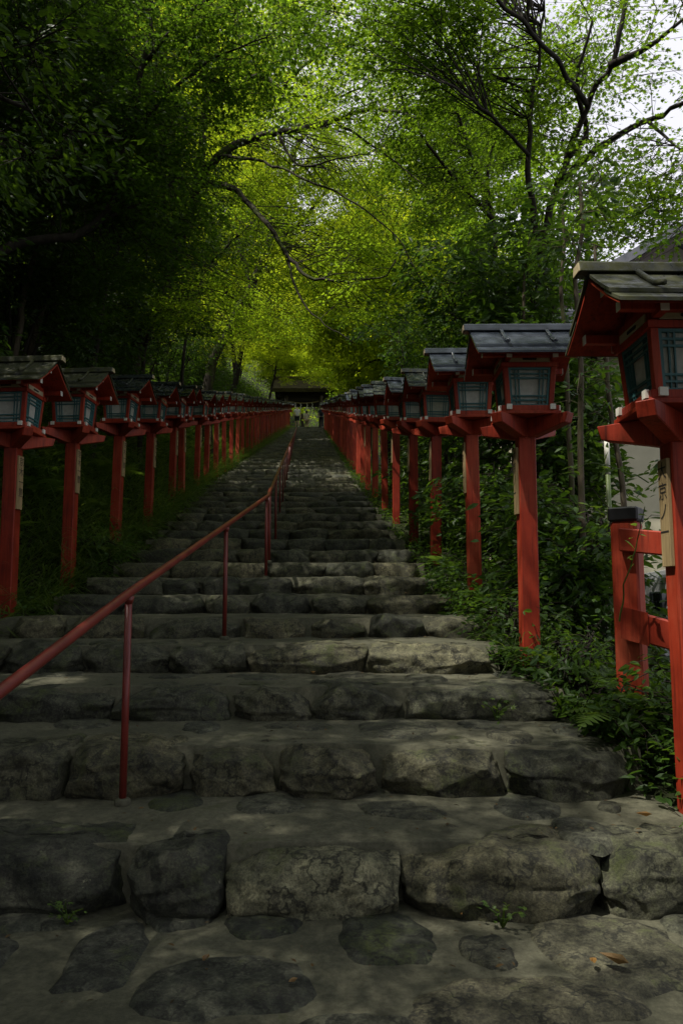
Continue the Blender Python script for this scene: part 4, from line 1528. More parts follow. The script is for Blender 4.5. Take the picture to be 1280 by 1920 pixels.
# --- maple on the left bank: the mossy limb that reaches across the steps
YA = 11.5
tree('maple_tree', 'old maple on the left bank with a mossy limb reaching across the steps', 'maple',
     [(grown(px([(250, 690, 12.6), (296, 560, 12.4), (344, 440, 12), (372, 330, YA), (384, 190, YA), (376, 70, YA), (362, -70, YA)])), .12, .035),
      (px([(372, 332, YA), (412, 292, 11.2), (462, 262, 11), (525, 250, 10.6), (575, 240, 10.3), (622, 226, 10), (665, 214, 9.6), (705, 204, 9), (790, 222, 8.2)]), .078, .012),
      (px([(384, 200, YA), (440, 160, 11), (490, 139, 10.6), (528, 168, 10.3), (575, 182, 10), (640, 178, 9.6), (705, 150, 9)]), .046, .009),
      (px([(394, 150, YA), (440, 84, 11), (510, 40, 10.5), (600, -4, 10)]), .04, .008),
      (px([(372, 345, YA), (432, 352, 11), (490, 408, 10.6), (530, 464, 10.3), (562, 508, 10), (620, 526, 9.7), (682, 524, 9.4), (722, 520, 9.2), (742, 488, 9)]), .062, .008),
      (px([(412, 292, 11.2), (480, 300, 10.2), (560, 330, 9.6), (650, 372, 9.2), (740, 440, 9), (800, 540, 9)]), .030, .006),
      (px([(528, 168, 10.3), (600, 100, 9.6), (690, 70, 9.2), (800, 80, 9)]), .026, .006),
      (px([(540, 478, 10.2), (556, 545, 10), (598, 600, 9.8), (662, 642, 9.6)]), .022, .006),
      (px([(622, 226, 10), (680, 262, 9.7), (742, 306, 9.4), (800, 352, 9)]), .025, .006),
      (px([(520, 250, 10.6), (560, 310, 10.5), (640, 296, 10.2), (690, 290, 10)]), .025, .006),
      (px([(376, 100, YA), (300, 40, 11), (210, 10, 10.5)]), .05, .012)],
     [blob(600, 200, 9.2, 150, 60, .6, 40), blob(660, 500, 9.0, 120, 50, .6, 10), blob(430, 190, 10.2, 70, 80, .6, 30), blob(560, 60, 9.6, 120, 60, .6, 40), blob(560, 150, 12.0, 190, 120, 1.0, 200), blob(640, 330, 11.6, 190, 120, 1.0, 230), blob(600, 500, 11.2, 190, 80, 1.0, 170), blob(470, 330, 12.2, 140, 140, 1.0, 150),
      blob(430, 30, 12.2, 160, 90, 1.2, 110), blob(700, 600, 10.8, 90, 60, .8, 40), blob(300, 590, 11.8, 130, 60, .9, 130), blob(400, 560, 13.5, 110, 70, 1.0, 130), blob(180, 560, 11.5, 110, 70, .8, 90), blob(500, 620, 14, 90, 50, 1.0, 90), blob(520, -150, 11, 420, 140, 2.0, 330), ((-1.2, 4.2, 8.6), (3.0, 2.6, .8), 700)],  # last blob is overhead leaf cover added above the view to shade the steps
     'maple', M['maple_mid'], M['bark_moss'], .052, None, 22, .003, 11, dens=1.5)

# --- darker maple nearer on the left, its sprays hanging across the upper left
YE = 7.4
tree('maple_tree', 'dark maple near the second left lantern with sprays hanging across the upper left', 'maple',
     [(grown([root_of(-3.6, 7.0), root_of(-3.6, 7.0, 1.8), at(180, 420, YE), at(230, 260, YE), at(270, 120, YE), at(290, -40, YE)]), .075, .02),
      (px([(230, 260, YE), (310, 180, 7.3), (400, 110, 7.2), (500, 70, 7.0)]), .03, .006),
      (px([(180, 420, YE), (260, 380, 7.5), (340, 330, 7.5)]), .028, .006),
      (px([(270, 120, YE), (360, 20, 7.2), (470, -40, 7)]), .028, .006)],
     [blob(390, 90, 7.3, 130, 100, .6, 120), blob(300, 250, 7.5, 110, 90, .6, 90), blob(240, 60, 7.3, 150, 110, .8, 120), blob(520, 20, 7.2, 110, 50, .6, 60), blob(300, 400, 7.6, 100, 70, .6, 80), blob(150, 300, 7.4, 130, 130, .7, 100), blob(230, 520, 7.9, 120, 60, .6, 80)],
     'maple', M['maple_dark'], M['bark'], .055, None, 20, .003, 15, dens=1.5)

# --- leaning tree further up the left bank
YB = 19.0
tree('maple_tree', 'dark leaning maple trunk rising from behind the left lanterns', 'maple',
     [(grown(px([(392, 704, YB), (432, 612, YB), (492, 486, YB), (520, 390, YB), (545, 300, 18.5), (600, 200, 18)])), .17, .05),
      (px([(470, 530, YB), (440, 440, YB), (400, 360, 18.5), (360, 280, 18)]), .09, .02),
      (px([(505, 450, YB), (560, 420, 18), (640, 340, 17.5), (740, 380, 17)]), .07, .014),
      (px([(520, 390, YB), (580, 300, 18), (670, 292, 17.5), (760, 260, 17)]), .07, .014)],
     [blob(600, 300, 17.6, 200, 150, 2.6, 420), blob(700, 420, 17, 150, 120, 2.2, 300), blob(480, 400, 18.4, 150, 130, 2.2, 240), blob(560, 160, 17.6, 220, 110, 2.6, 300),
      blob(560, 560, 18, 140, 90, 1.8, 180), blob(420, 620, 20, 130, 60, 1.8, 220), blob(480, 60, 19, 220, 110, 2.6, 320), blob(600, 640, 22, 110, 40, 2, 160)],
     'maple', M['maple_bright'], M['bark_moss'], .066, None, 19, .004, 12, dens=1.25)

# --- right-hand maple behind the second lantern, forking against the sky
YC = 7.6
tree('maple_tree', 'tall maple forking against the sky behind the second right lantern', 'maple',
     [(grown(px([(1022, 700, YC), (1014, 480, YC), (1036, 370, YC), (1062, 296, YC), (1100, 196, 7.3), (1150, 110, 7), (1182, -30, 6.8)])), .085, .022),
      (px([(1046, 344, YC), (1096, 300, 7.4), (1152, 258, 7.1), (1212, 226, 6.8), (1284, 194, 6.4), (1380, 150, 6)]), .046, .012),
      (px([(1140, 124, 7), (1212, 90, 6.8), (1290, 28, 6.5)]), .045, .014),
      (px([(1014, 480, YC), (996, 380, 7.5), (990, 280, 7.4), (1004, 140, 7.2), (1020, 20, 7)]), .045, .012),
      (px([(1062, 296, YC), (1100, 250, 7.5), (1080, 160, 7.3), (1110, 40, 7)]), .04, .012),
      (px([(990, 290, 7.4), (900, 200, 6.6), (820, 150, 5.8), (740, 130, 5.2)]), .02, .005),
      (px([(1100, 196, 7.3), (1000, 60, 6), (860, -60, 5), (700, -160, 4)]), .03, .006),
      (px([(1212, 226, 6.8), (1250, 260, 6.4), (1300, 300, 6)]), .02, .006)],
     [blob(900, 110, 7.4, 220, 130, .9, 250), blob(1080, 90, 7.8, 150, 110, .8, 120), blob(780, 60, 7.0, 180, 110, 1.0, 190), blob(1000, 240, 8.0, 110, 90, .7, 70),
      blob(1210, 140, 6.6, 90, 110, .8, 16), blob(1180, 300, 6.8, 130, 60, .8, 60), blob(1225, 390, 6.2, 95, 70, .7, 95), blob(1230, 20, 6.4, 110, 60, .8, 34), blob(860, -190, 6, 400, 120, 1.2, 250), ((.4, 1.6, 7.0), (2.8, 2.2, .7), 800)],  # last blob widens the crown overhead, out of view, added for shade below
     'maple', M['maple'], M['bark'], .052, None, 22, .003, 13, dens=1.15)

# --- slender maple between the third and fourth right lanterns
YD = 9.4
tree('maple_tree', 'slender maple with thin spreading stems behind the fourth right lantern', 'maple',
     [(grown(px([(926, 700, YD), (924, 560, YD), (922, 400, YD), (884, 300, YD), (852, 186, 9), (822, 66, 8.6), (804, -40, 8.4)])), .060, .014),
      (px([(922, 410, YD), (862, 346, 9.2), (806, 276, 9), (756, 190, 8.7), (722, 60, 8.4)]), .032, .008),
      (px([(918, 392, YD), (914, 316, 9.3), (936, 240, 9), (960, 150, 8.7)]), .03, .008),
      (px([(756, 190, 8.7), (720, 250, 8.5), (690, 330, 8.4)]), .014, .005)],
     [blob(830, 230, 9.9, 150, 120, .9, 170), blob(800, 330, 9.9, 110, 90, .9, 100), blob(880, 400, 9.4, 90, 90, 1.2, 70), blob(780, 60, 8.6, 140, 110, 1.4, 120), blob(930, 190, 9, 70, 90, 1, 50)],
     'maple', M['maple'], M['bark'], .052, None, 21, .003, 14, dens=1.6)

# --- evergreen shrubs right of the lanterns
def shrub(x, y, h, w, label, seed, n, size=.10, leaf='oval', mat='shrub', stems=4, group='shrubs behind the right lanterns', z0=None, low=.25, dens=2.0):
    rng = np.random.default_rng(seed)
    g = root_of(x, y, -.15)
    limbs = []
    for k in range(stems):
        a = rng.uniform(0, 2 * math.pi)
        f = rng.uniform(.3, .8)
        top = g + np.array((math.cos(a) * w * f * .7, math.sin(a) * w * f * .7, h * rng.uniform(.75, 1.0)))
        mid = g + (top - g) * .5 + np.array((math.cos(a), math.sin(a), 0)) * -.05 + rng.normal(0, .06, 3)
        limbs.append(([g + rng.normal(0, .05, 3) * (1, 1, 0), mid, top], .012 + .010 * h, .006))
    blobs = []
    for k in range(7):
        t = rng.uniform(low, 1.0)
        a = rng.uniform(0, 2 * math.pi)
        rr = w * .55 * math.sqrt(rng.uniform(0, 1))
        blobs.append((g + np.array((math.cos(a) * rr, math.sin(a) * rr, h * t)), (w * .5, w * .5, h * .22), n / 7))
    return tree('evergreen_shrub', label, 'shrub', limbs, blobs, leaf, M[mat], M['bark'], size, group, 9, .003, seed, .45, .34, True, None, True, 4, dens)


shrub(1.80, 7.2, 3.8, .8, 'tall evergreen shrub filling the gap above the second and third right lanterns', 31, 520, .11)
shrub(1.95, 9.3, 4.0, 1.2, 'dense evergreen shrub behind the fourth right lantern', 32, 430, .10)
shrub(3.05, 6.6, 3.9, 1.0, 'thin evergreen shrub in front of the cream house wall', 33, 300, .09, dens=.35)
shrub(1.62, 5.2, 1.2, .5, 'bushy shrub between the red fence and the second right lantern', 34, 300, .085)
shrub(1.62, 7.0, 1.5, .7, 'low bushy shrub behind the third right lantern post', 35, 240, .08)
shrub(2.0, 4.2, .5, .45, 'leafy bush behind the red fence beside the pale car', 36, 150, .08)
shrub(1.6, 11.2, 3.6, 1.2, 'dark shrub behind the sixth right lantern', 37, 380, .10)
shrub(1.5, 14.0, 4.2, 1.4, 'dark shrub behind the eighth right lantern', 38, 380, .11)
shrub(2.5, 9.9, 4.2, 1.1, 'tall leafy shrub beside the cream house', 39, 260, .10)
shrub(1.42, 8.6, 1.3, .6, 'small bush at the foot of the fifth right lantern', 40, 170, .075)

# thin bare saplings standing among the shrubs
for i, (xx, yy, h, lean, lab) in enumerate([(1.60, 5.0, 3.6, .05, 'thin straight sapling just right of the second right lantern post'), (1.95, 5.1, 3.4, -.06, 'thin sapling left of the red fence post'),
                                     (1.78, 5.8, 3.9, .02, 'thin dark sapling between the second lantern and the red fence'), (1.35, 7.9, 3.5, .04, 'thin sapling between the third and fourth right lantern posts'),
                                     (1.55, 6.6, 3.6, .10, 'thin leaning sapling right of the third right lantern post')]):
    g = root_of(xx, yy)
    tree('sapling', lab, 'sapling', [([g, g + np.array((lean * .4, .02, h * .5)), g + np.array((lean * 2, .05, h))], .030, .012)],
         [(g + np.array((lean * 2, 0, h * .95)), (.5, .5, .5), 36), (g + np.array((lean, 0, h * .6)), (.35, .35, .4), 12)], 'oval', M['shrub'], M['bark_pale'], .075, 'saplings among the right shrubs', 9, .003, 60 + i, .5, .34, True, None, True, 4, .75)

# --- dark evergreen wood on the left bank
def big_tree(x, y, h, w, label, seed, n, leaf='oval', mat='evergreen', size=.08, bark='bark', r=.16, lean=(0, 0), low=.35, cat='tree', name='evergreen_tree', group='dark evergreens on the left bank', twigs=True, per=19, flat=.5, sl=.5):
    rng = np.random.default_rng(seed)
    g = root_of(x, y, -.3)
    top = g + np.array((lean[0] * h, lean[1] * h, h))
    mid = (g + top) / 2 + rng.normal(0, .03 * h, 3) * (1, 1, 0)
    limbs = [([g, (g + mid) / 2, mid, (mid + top) / 2, top], r, r * .25)]
    blobs = []
    for k in range(9):
        t = low + (1 - low) * (k + rng.uniform(0, 1)) / 9
        a = k * 2.4 + rng.uniform(-.4, .4)
        p0 = g + (top - g) * (t * .9)
        ww = w * (1.15 - .6 * t)
        e = p0 + np.array((math.cos(a) * ww, math.sin(a) * ww, .12 * h * rng.uniform(0, 1)))
        limbs.append(([p0, (p0 + e) / 2 + np.array((0, 0, .03 * h)), e], r * .38, .012))
        blobs.append((p0 * .35 + e * .65, (ww * .62, ww * .62, h * .10), n / 9))
    return tree(name, label, cat, limbs, blobs, leaf, M[mat], M[bark], size, group, per, .005, seed, flat, sl, True, None, twigs, 6)


big_tree(-4.6, 6.4, 5.6, 2.4, 'dark evergreen overhanging the nearest left lantern', 41, 620)
big_tree(-5.2, 9.0, 7.5, 2.8, 'tall dark evergreen behind the third left lantern', 42, 720)
big_tree(-4.3, 12.2, 5.0, 2.0, 'evergreen with low drooping boughs behind the fifth left lantern', 43, 520)
big_tree(-6.8, 12.5, 9.0, 3.2, 'broad dark evergreen high on the left bank', 44, 720, twigs=False)
big_tree(-5.4, 16.0, 8.0, 3.0, 'dark evergreen on the left bank beyond the leaning maple', 45, 640, twigs=False)
big_tree(-4.2, 3.6, 6.4, 2.6, 'dark evergreen at the top left edge of the picture', 46, 800)
big_tree(-4.0, 7.6, 7.0, 2.3, 'dark evergreen behind the second left lantern', 51, 760, low=.45)
big_tree(-4.3, 10.4, 8.4, 2.3, 'dark evergreen behind the fourth left lantern', 52, 700, low=.5)
big_tree(-4.6, .4, 7.4, 3.6, 'big dark tree added at the left to shade the foot of the steps', 47, 1500, low=.5, per=14)  # put in for the shade its crown throws on the lower steps
big_tree(-5.6, -3.5, 9.0, 4.2, 'unseen tree added left of the foot of the steps for shade', 48, 1400, 'tri', 'evergreen', .14, low=.4, twigs=False)  # added out of view to block sun and sky from behind left
big_tree(3.9, -2.2, 7.6, 3.8, 'unseen tree added right of the foot of the steps for shade', 49, 1000, 'tri', 'evergreen', .14, low=.45, twigs=False)  # added out of view, blocks sky light from behind right
big_tree(-.6, -6.5, 8.5, 4.6, 'unseen tree added behind the foot of the steps for shade', 50, 1400, 'tri', 'evergreen', .15, low=.3, twigs=False)  # added behind the camera to cut the sky light on the steps
for i, (x, y, h, w, lab) in enumerate([(-3.9, 4.6, 2.2, 1.2, 'dark shrub on the bank behind the nearest left lantern'), (-4.0, 6.0, 2.4, 1.3, 'dark shrub on the bank between the first and second left lanterns'),
                                       (-3.9, 8.4, 2.3, 1.3, 'dark shrub on the bank behind the third left lantern'), (-4.1, 10.6, 2.6, 1.4, 'dark shrub on the bank behind the fourth left lantern'),
                                       (-5.6, 7.4, 2.8, 1.8, 'wide dark shrub high on the bank above the second left lantern'), (-6.0, 11.0, 3.0, 2.0, 'wide dark shrub high on the bank above the fourth left lantern'),
                                       (-4.2, 14.0, 2.8, 1.5, 'dark shrub on the bank behind the seventh left lantern'), (-4.4, 18.0, 3.0, 1.7, 'green shrub on the bank below the leaning maple'),
                                       (-6.6, 15.5, 3.2, 2.2, 'wide shrub high on the bank left of the leaning maple'), (-4.6, 23.0, 3.0, 1.8, 'green shrub on the left bank further up')]):
    shrub(x, y, h, w, lab, 120 + i, 300, .09, 'oval', 'shrub' if i % 3 == 1 or i > 6 else 'evergreen', 4, 'shrubs on the left bank', dens=2.2)
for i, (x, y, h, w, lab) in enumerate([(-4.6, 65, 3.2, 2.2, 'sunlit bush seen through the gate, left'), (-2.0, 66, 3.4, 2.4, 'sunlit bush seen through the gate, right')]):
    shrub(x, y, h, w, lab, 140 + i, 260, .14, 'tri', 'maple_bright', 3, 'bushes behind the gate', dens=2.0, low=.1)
# pale thin trunks in front of the dark wood
for i, (pp, lab) in enumerate([([(28, 676, 8.2), (44, 560, 8.2), (70, 470, 8.1), (120, 380, 8), (160, 290, 7.8)], 'pale thin leaning trunk above the first left lantern'),
                               ([(60, 650, 8.6), (110, 500, 8.5), (148, 380, 8.4), (165, 300, 8.3), (190, 190, 8.2)], 'slender pale trunk leaning right above the second left lantern'),
                               ([(180, 690, 10), (195, 560, 10), (230, 420, 9.8), (240, 300, 9.6)], 'slender dark trunk above the third left lantern'),
                               ([(268, 690, 12), (300, 560, 12), (322, 450, 11.8), (330, 320, 11.6)], 'upright dark trunk above the fourth left lantern'),
                               ([(345, 660, 15), (380, 520, 15), (432, 456, 14.6), (470, 420, 14)], 'dark crooked trunk leaning right beside the leaning maple')]):
    P = px(pp)
    tree('young_tree', lab, 'tree', [(grown(P), .055, .018)], [(P[-1], (1.0, 1.0, .6), 60), (P[-2], (.7, .7, .5), 24)], 'oval', M['evergreen'], M['bark_pale'] if i < 2 else M['bark'], .08, 'slender trunks on the left bank', 11, .004, 70 + i, .5, .4)

# --- bright maples further up, both sides; three kinds and their copies
far_specs = [(-5.8, 22, 9.0, 3.6), (2.1, 19.5, 8.2, 3.0), (-5.8, 29, 9.5, 4.0)]
protos = []
for i, (x, y, h, w) in enumerate(far_specs):
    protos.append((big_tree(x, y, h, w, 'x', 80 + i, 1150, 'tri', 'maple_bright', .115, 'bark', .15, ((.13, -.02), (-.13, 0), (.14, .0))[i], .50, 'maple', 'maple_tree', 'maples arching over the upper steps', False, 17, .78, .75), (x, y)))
far_labels = {0: 'bright green maple arching over from the left, beyond the leaning trunk', 1: 'bright maple leaning over from behind the right lantern row', 2: 'spreading bright maple on the left halfway up the steps'}
for i, (o, p) in enumerate(protos):
    o['label'] = far_labels[i]
rngp = random.Random(9)
for (k, x, y, s, lab) in [(1, 1.9, 26, 1.1, 'maple on the right bank beyond the first bright one'), (0, -5.6, 37, 1.1, 'maple on the left bank two thirds up the steps'), (1, 1.6, 34, 1.15, 'maple on the right bank two thirds up the steps'),
                         (2, .9, 44, 1.0, 'maple on the right close to the upper lanterns'), (1, -6.6, 46, 1.2, 'maple on the left close to the upper lanterns'), (0, .8, 55, 1.15, 'maple just right of the shrine gate'),
                         (2, -8.0, 56, 1.1, 'maple just left of the shrine gate'), (1, -3.5, 72, 1.5, 'sunlit tree directly behind the shrine gate'), (2, 3.5, 68, 1.4, 'sunlit tree behind the gate, right side'), (0, -10.5, 70, 1.5, 'sunlit tree behind the gate, left side'),
                         (2, 5.0, 27, 1.3, 'tree on the slope right of the steps behind the house'), (0, 6.5, 40, 1.5, 'tree far down the right slope'), (2, -9.5, 24, 1.3, 'tree high on the left bank beyond the evergreens'), (1, -9.8, 33, 1.4, 'tree high on the left bank halfway up'), (0, -11, 45, 1.5, 'tree high on the left bank near the gate')]:
    o = copy_tree(protos[k][0])
    g = root_of(x, y, -.3)
    o.location = tuple(g)
    o.rotation_euler = (0, 0, rngp.uniform(0, 6.28) if abs(x + 3) > 6.5 else 0)
    o.scale = (s, s, s)
    o['label'] = lab

talls = [big_tree(-9.5, 27, 15, 5.5, 'tall tree crowning the left slope, nearest of the high trees', 161, 1500, 'tri', 'maple_bright', .17, 'bark', .22, (.12, 0), .35, 'tree', 'tall_tree', 'tall trees closing the valley', False, 15, .7, .9),
         big_tree(6.0, 24, 17, 5.0, 'tall tree on the right slope beyond the house', 162, 1500, 'tri', 'maple', .17, 'bark', .22, (-.10, 0), .35, 'tree', 'tall_tree', 'tall trees closing the valley', False, 15, .7, .9)]
for (k, x, y, s_, lab) in [(0, -10.5, 40, 1.15, 'tall tree high on the left slope, second of the high trees'), (0, -12.0, 55, 1.2, 'tall tree high on the left slope near the gate'), (1, 5.2, 36, 1.15, 'tall tree on the right slope, level with the middle of the steps'),
                           (1, 5.0, 50, 1.2, 'tall tree on the right slope near the gate'), (0, -7.0, 78, 1.2, 'tall tree on the hill behind the gate, left'), (1, -1.0, 80, 1.2, 'tall tree on the hill behind the gate, middle'), (0, 6.0, 76, 1.2, 'tall tree on the hill behind the gate, right'),
                           (1, -14.0, 70, 1.3, 'tall tree at the far left of the hilltop'), (0, -3.5, 98, 1.5, 'farthest tall tree on the hilltop')]:
    o = copy_tree(talls[k]); o.location = tuple(root_of(x, y, -.3)); o.scale = (s_, s_, s_); o.rotation_euler = (0, 0, rngp.uniform(-.7, .7)); o['label'] = lab
o = copy_tree(protos[0][0]); o.location = tuple(root_of(-5.4, 52.5)); o.rotation_euler = (0, 0, .4); o.scale = (.75, .75, .75); o['label'] = 'small maple whose leaves cover the left end of the gate roof'

# --- arching grass and leafy cover on the banks
def blades(n, place, length, width, seed, droop=.6):
    rng = np.random.default_rng(seed)
    x, y = place(rng, n)
    z = ground_z(x, y) - .02
    B = np.stack([x, y, z], 1)
    hd = rng.uniform(0, 2 * math.pi, n)
    down = np.where(x < -2, 0.0, math.pi)          # lean out over the steps
    hd = down + rng.normal(0, .9, n)
    L = length * rng.uniform(.5, 1.3, n)
    up0 = rng.uniform(.55, 1.2, n)
    seg = 5
    V = np.zeros((n, seg + 1, 2, 3))
    pos = B.copy()
    for s in range(seg + 1):
        t = s / seg
        el = up0 - droop * 2.9 * t * rng.uniform(.8, 1.2, n)
        d = np.stack([np.cos(hd) * np.cos(el), np.sin(hd) * np.cos(el), np.sin(el)], 1)
        w = width * (1 - t ** 1.8) * .5 + .0004
        sd = np.stack([-np.sin(hd), np.cos(hd), np.zeros(n)], 1)
        V[:, s, 0] = pos - sd * w; V[:, s, 1] = pos + sd * w
        pos = pos + d * (L / seg)[:, None]
    k = (seg + 1) * 2
    q = np.concatenate([[2 * s, 2 * s + 1, 2 * s + 3, 2 * s + 2] for s in range(seg)])
    loops = (np.arange(n)[:, None] * k + q[None]).ravel()
    starts = np.arange(n * seg) * 4
    rn = np.repeat(rng.uniform(0, 1, n), k)
    return V.reshape(-1, 3), loops, starts, rn


def left_bank(rng, n):
    y = 3.5 + 50 * rng.uniform(0, 1, n) ** 1.9
    d = .20 + 2.4 * rng.uniform(0, 1, n) ** 1.1
    return X_LEFT(y) - d, y


def right_edge(rng, n):
    y = 4.2 + 50 * rng.uniform(0, 1, n) ** 1.9
    d = .10 + 1.1 * rng.uniform(0, 1, n)
    return X_RIGHT(y) + d, y


V, lo, st, rn = blades(30000, left_bank, .70, .013, 91)
tag(link('bank_grass', raw_mesh('bank_grass', V, lo, st, M['grass'], True, rn)), 'long arching grass hanging over the left bank', 'grass', None, 'stuff')
V, lo, st, rn = blades(2200, right_edge, .38, .010, 92)
tag(link('edge_grass', raw_mesh('edge_grass', V, lo, st, M['grass'], True, rn)), 'short grass along the right edge of the steps', 'grass', None, 'stuff')


def cover(name, n, place, size, seed, mat, label, hmax=.3, kind='oval'):
    rng = np.random.default_rng(seed)
    x, y = place(rng, n)
    P3 = np.stack([x, y, np.zeros(n)], 1)
    cl = (fbm(P3 * 2.2, 2) + .6) / 1.2
    z = ground_z(x, y) + np.clip(cl, .05, 1.2) * hmax * rng.uniform(0, 1, n) ** .7
    hd = rng.uniform(0, 2 * math.pi, n)
    T = np.stack([np.cos(hd), np.sin(hd), rng.uniform(-.5, .3, n)], 1)
    Nn = np.array((0, 0, 1.0)) + rng.normal(0, .45, (n, 3))
    P = np.stack([x, y, z], 1)
    S = size * rng.uniform(.5, 1.3, n)
    return tag(link(name, leaves_mesh(name, P, T, Nn, S, rng.uniform(0, 1, n), kind, M[mat])), label, 'ground cover', None, 'stuff')


def left_strip(rng, n):
    y = 3.2 + 40 * rng.uniform(0, 1, n) ** 2.0
    d = -.12 + 1.5 * rng.uniform(0, 1, n) ** 1.3
    return X_LEFT(y) - d, y


def right_strip(rng, n):
    y = 2.6 + 45 * rng.uniform(0, 1, n) ** 2.0
    d = -.02 + 1.5 * rng.uniform(0, 1, n) ** 1.2
    return X_RIGHT(y) + d, y


def gate_hill(rng, n):
    return rng.uniform(-22, 14, n), 63 + 60 * rng.uniform(0, 1, n) ** 1.5


def left_hill(rng, n):
    y = 2 + 74 * rng.uniform(0, 1, n) ** 1.35
    d = .9 + 15 * rng.uniform(0, 1, n) ** 1.4
    return X_LEFT(y) - d, y


cover('ground_cover', 22000, left_strip, .05, 93, 'shrub', 'low leafy plants along the left edge of the steps', .30)
cover('ground_cover', 24000, right_strip, .048, 94, 'shrub', 'low leafy plants along the right edge of the steps', .32)
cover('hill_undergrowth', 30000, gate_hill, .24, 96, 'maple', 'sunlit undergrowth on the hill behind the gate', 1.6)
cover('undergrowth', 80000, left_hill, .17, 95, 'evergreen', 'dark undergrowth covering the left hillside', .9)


for i, (x, y, h, w, lab) in enumerate([(1.22, 3.92, .42, .34, 'low leafy plant just right of the second right lantern post'), (1.16, 3.30, .34, .30, 'low leafy plant overhanging the second step at the right'), (1.42, 3.05, .46, .30, 'leafy plant between the fence post and the nearest right lantern post'),
                                       (1.36, 2.45, .30, .28, 'low leafy plant by the lowest right stone'), (1.05, 4.7, .36, .32, 'low leafy plant at the end of the fourth step'), (1.02, 5.3, .32, .30, 'low leafy plant at the end of the fifth step'), (1.0, 6.3, .36, .34, 'low leafy plant below the third right lantern'), (-2.3, 5.7, .36, .36, 'low leafy plant between the nearest two left lanterns'), (-2.42, 7.3, .36, .4, 'low leafy plant behind the second left lantern post')]):
    shrub(x, y, h, w, lab, 180 + i, 84, .055, 'oval', 'shrub', 6, 'low plants beside the steps', dens=1.6, low=.3)


def litter(n, seed):
    rng = np.random.default_rng(seed)
    y = .9 + 8 * rng.uniform(0, 1, n) ** 1.4
    e = rng.uniform(0, 1, n)
    xl, xr = X_LEFT(y) + .15, X_RIGHT(y) - .05
    side = np.where(rng.uniform(0, 1, n) < .75, e ** .35, e)
    x = xl + (xr - xl) * side
    z = np.zeros(n)
    ok = np.ones(n, bool)
    for (sy, sz, r) in STEPS:
        z = np.where(y > sy + .10, sz, z)
        ok &= ~((y > sy - .03) & (y < sy + .14))
    P = np.stack([x, y, z + .010], 1)[ok]
    P[:, 2] += .012 * fbm(P * np.array([2.4, 2.4, 0]), 3)
    m = len(P)
    hd = rng.uniform(0, 6.28, m)
    T = np.stack([np.cos(hd), np.sin(hd), rng.uniform(-.1, .35, m)], 1)
    Nn = np.array((0, 0, 1.0)) + rng.normal(0, .25, (m, 3))
    return leaves_mesh('leaf_litter', P, T, Nn, rng.uniform(.008, .024, m), rng.uniform(0, .7, m), 'oval', M['litter'])


M['litter'] = mat_leaf('leaf_litter', (0.085, 0.055, 0.022), (0.06, 0.04, 0.015), .15, .2, .7)
tag(link('leaf_litter', litter(900, 77)), 'scraps of dry leaf scattered on the lower steps', 'leaf litter', None, 'stuff')


# --- ferns
def fern_mesh(seed, n=8, L=.42):
    rng = np.random.default_rng(seed)
    b = MB()
    for k in range(n):
        hd = k * 2 * math.pi / n + rng.uniform(-.3, .3)
        l = L * rng.uniform(.7, 1.15)
        pos = np.array((0, 0, 0.0)); el = rng.uniform(.7, 1.2)
        pts = [pos.copy()]
        m = 15
        for s in range(m):
            e = el - 1.5 * s / m
            pos = pos + np.array((math.cos(hd) * math.cos(e), math.sin(hd) * math.cos(e), math.sin(e))) * l / m
            pts.append(pos.copy())
        rn = rng.uniform(.2, .9)
        b.tube(pts, list(np.linspace(.0022, .0008, len(pts))), 3, False, rn)
        sd = np.array((-math.sin(hd), math.cos(hd), 0))
        for s in range(3, m + 1):
            t = (s - 2) / (m - 2)
            pl = l * .27 * math.sin(math.pi * min(1, .22 + .78 * t) ** .9) + .006
            d = (pts[s] - pts[s - 1]); d /= np.linalg.norm(d)
            for sg in (1, -1):
                a = pts[s]
                tip = a + sd * sg * pl + d * pl * .35 + np.array((0, 0, -.16 * pl))
                w = d * l / m * .52
                b.add([a - w, a + w, (a * .45 + tip * .55) + w * .85, tip, (a * .45 + tip * .55) - w * .7], [(0, 1, 2, 3, 4)], rn)
    return b.mesh('fern', M['fern'])


fern_meshes = [fern_mesh(200 + i, 7 + i, .36 + .05 * i) for i in range(3)]
ferns = [(1.10, 4.05, .75, 'fern at the foot of the second right lantern post'), (1.30, 3.75, .75, 'large fern between the second lantern and the red fence post'), (1.20, 3.22, .75, 'fern below the red fence post'),
         (1.40, 2.95, .7, 'fern between the fence and the nearest right lantern post'), (1.33, 2.50, .85, 'fern at the right picture edge below the nearest right lantern'), (1.40, 2.34, .8, 'lowest fern at the right edge of the steps'),
         (1.05, 5.45, .9, 'fern by the third right lantern post'), (-2.28, 5.9, .9, 'fern between the first and second left lanterns'), (-2.45, 7.3, .9, 'fern between the second and third left lanterns'),
         (-2.40, 8.8, .9, 'fern between the third and fourth left lanterns'), (-2.25, 5.3, .8, 'fern at the foot of the nearest left lantern'), (-2.95, 6.2, 1.3, 'large fern on the bank behind the second left lantern'), (-3.1, 7.6, 1.4, 'large fern on the bank between the second and third left lanterns'), (-2.9, 8.7, 1.2, 'fern on the bank behind the third left lantern'), (-3.2, 9.9, 1.5, 'large fern on the bank by the fourth left lantern'), (-2.8, 5.3, 1.2, 'large fern on the bank behind the nearest left lantern'), (1.0, 6.9, .9, 'fern by the fourth right lantern post'), (1.36, 3.45, .7, 'fern growing against the red fence post')]
for i, (x, y, s, lab) in enumerate(ferns):
    o = link('fern_plant', fern_meshes[i % 3])
    o.location = (x, y, float(ground_z(x, y)) + .05)
    o.rotation_euler = (0, 0, i * 1.3)
    o.scale = (s, s, s)
    tag(o, lab, 'fern', 'ferns beside the steps')

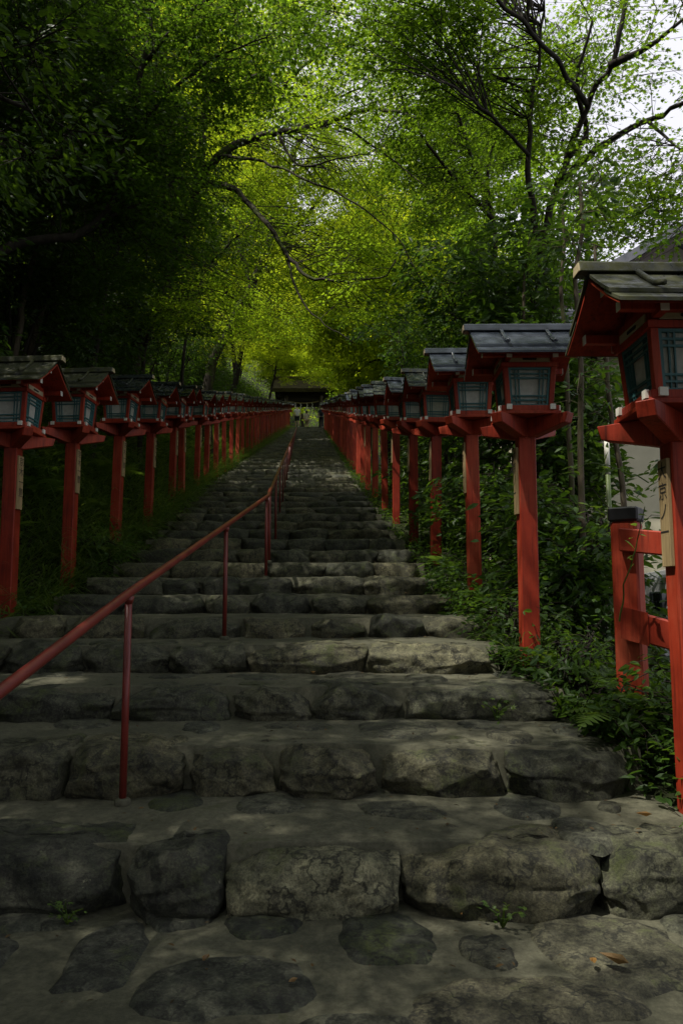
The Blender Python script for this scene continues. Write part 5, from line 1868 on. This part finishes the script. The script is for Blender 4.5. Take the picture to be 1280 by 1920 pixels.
# --- leafy plants hanging by the fence and weeds in the joints
def sprig(name, label, cat, stems, n, size, mat, seed, leaf='oval', group=None):
    rng = np.random.default_rng(seed)
    b = MB(); P, T, Nn = [], [], []
    base = np.array(stems[0][0])
    for st in stems:
        sp = smooth_limb(st, rng, .02)
        b.tube(sp - base, list(np.linspace(.004, .0015, len(sp))), 5, False)
        for k in range(n):
            t = rng.uniform(.25, 1); q = sp[min(len(sp) - 1, int(t * len(sp)))]
            P.append(q - base + rng.normal(0, .012, 3)); T.append(rng.normal(0, 1, 3) * (1, 1, .4)); Nn.append(np.array((0, 0, 1)) + rng.normal(0, .4, 3))
    root = empty(name, tuple(base))
    b.build('stem', M['grass'], root, True)
    link('foliage', leaves_mesh('foliage', np.array(P), np.array(T), np.array(Nn), size * rng.uniform(.6, 1.3, len(P)), rng.uniform(.2, 1, len(P)), leaf, M[mat]), root)
    return tag(root, label, cat, group)


sprig('climbing_plant', 'tall thin stem with a tuft of leaves in front of the red fence post', 'plant', [px([(1160, 1165, 3.25), (1176, 1080, 3.2), (1198, 1000, 3.15), (1208, 950, 3.1)])], 9, .055, 'fern', 301)
sprig('leafy_spray', 'pale leafy spray reaching left between the second lantern and the fence', 'plant', [px([(1215, 905, 4.2), (1160, 880, 4.1), (1110, 868, 4.0), (1050, 890, 4.0)]), px([(1180, 960, 4.1), (1130, 960, 4.0), (1085, 950, 3.9)])], 13, .07, 'fern', 302)
for i, (pxx, py, z, lab) in enumerate([(205, 1625, 0.0, 'small green weed at the foot of the lowest step'), (942, 1724, 0.0, 'tiny green weed in the paving near the bottom'), (930, 1335, EYE - .43, 'weed growing in the joint of the third step')]):
    c = ground_at(pxx, py + 14, z)
    c[1] = min(c[1], 2.27) if i < 2 else c[1]
    sprig('weed', lab, 'weed', [[c, c + np.array((.02, -.01, .035)), c + np.array((.05, -.02, .05))], [c, c + np.array((-.02, -.01, .04)), c + np.array((-.05, -.01, .06))], [c, c + np.array((0, -.02, .05)), c + np.array((.01, -.05, .08))]], 8, .022, 'fern', 310 + i, 'maple')

# --- fallen leaves
for i, (pxx, py, s, rz, lab) in enumerate([(1178, 1816, .075, .3, 'large yellow-brown fallen leaf at the bottom right'), (292, 1685, .085, 1.2, 'curled brown leaf below the lowest step, left'), (380, 1806, .035, 2, 'small orange leaf on the bottom paving, left of the middle'),
                                           (558, 1838, .030, .8, 'small orange leaf at the very bottom middle'), (1022, 1702, .035, .2, 'small brown leaf under the right stone of the lowest step'), (865, 1718, .030, 2.2, 'tiny reddish leaf on the paving under the long pale stone'),
                                           (1110, 1800, .035, 1.0, 'small dry leaf left of the large yellow-brown leaf'), (1222, 1532, .055, .5, 'brown leaf on the lowest tread beside the ferns'), (588, 1264, .05, .1, 'yellow leaf on the fourth tread'), (1138, 1410, .04, 1.9, 'brown leaf on the second tread, right')]):
    best = None
    for k, z in enumerate([0.0] + [q[1] - .006 for q in STEPS[:5]]):
        c = ground_at(pxx, py, z + .022)
        lo_y = -9 if k == 0 else STEPS[k - 1][0]
        if lo_y <= c[1] <= STEPS[k][0] + .1: best = c
    if best is None: continue
    tv, tf = leaf_template('oval')
    g = np.array([(v[0] * 1.2 * s, v[1] * s, abs(v[0]) * s * 1.2 + (v[1] - .5) ** 2 * s * .7) for v in tv])
    b = MB(); b.add(g, tf, .15 + .08 * i)
    o = b.build('fallen_leaf', M['dead'], None, False)
    o.location = tuple(best); o.rotation_euler = (0.05, .1, rz * 3)
    tag(o, lab, 'leaf', 'dry leaves fallen on the steps')

print('LEAVES', tree.total)
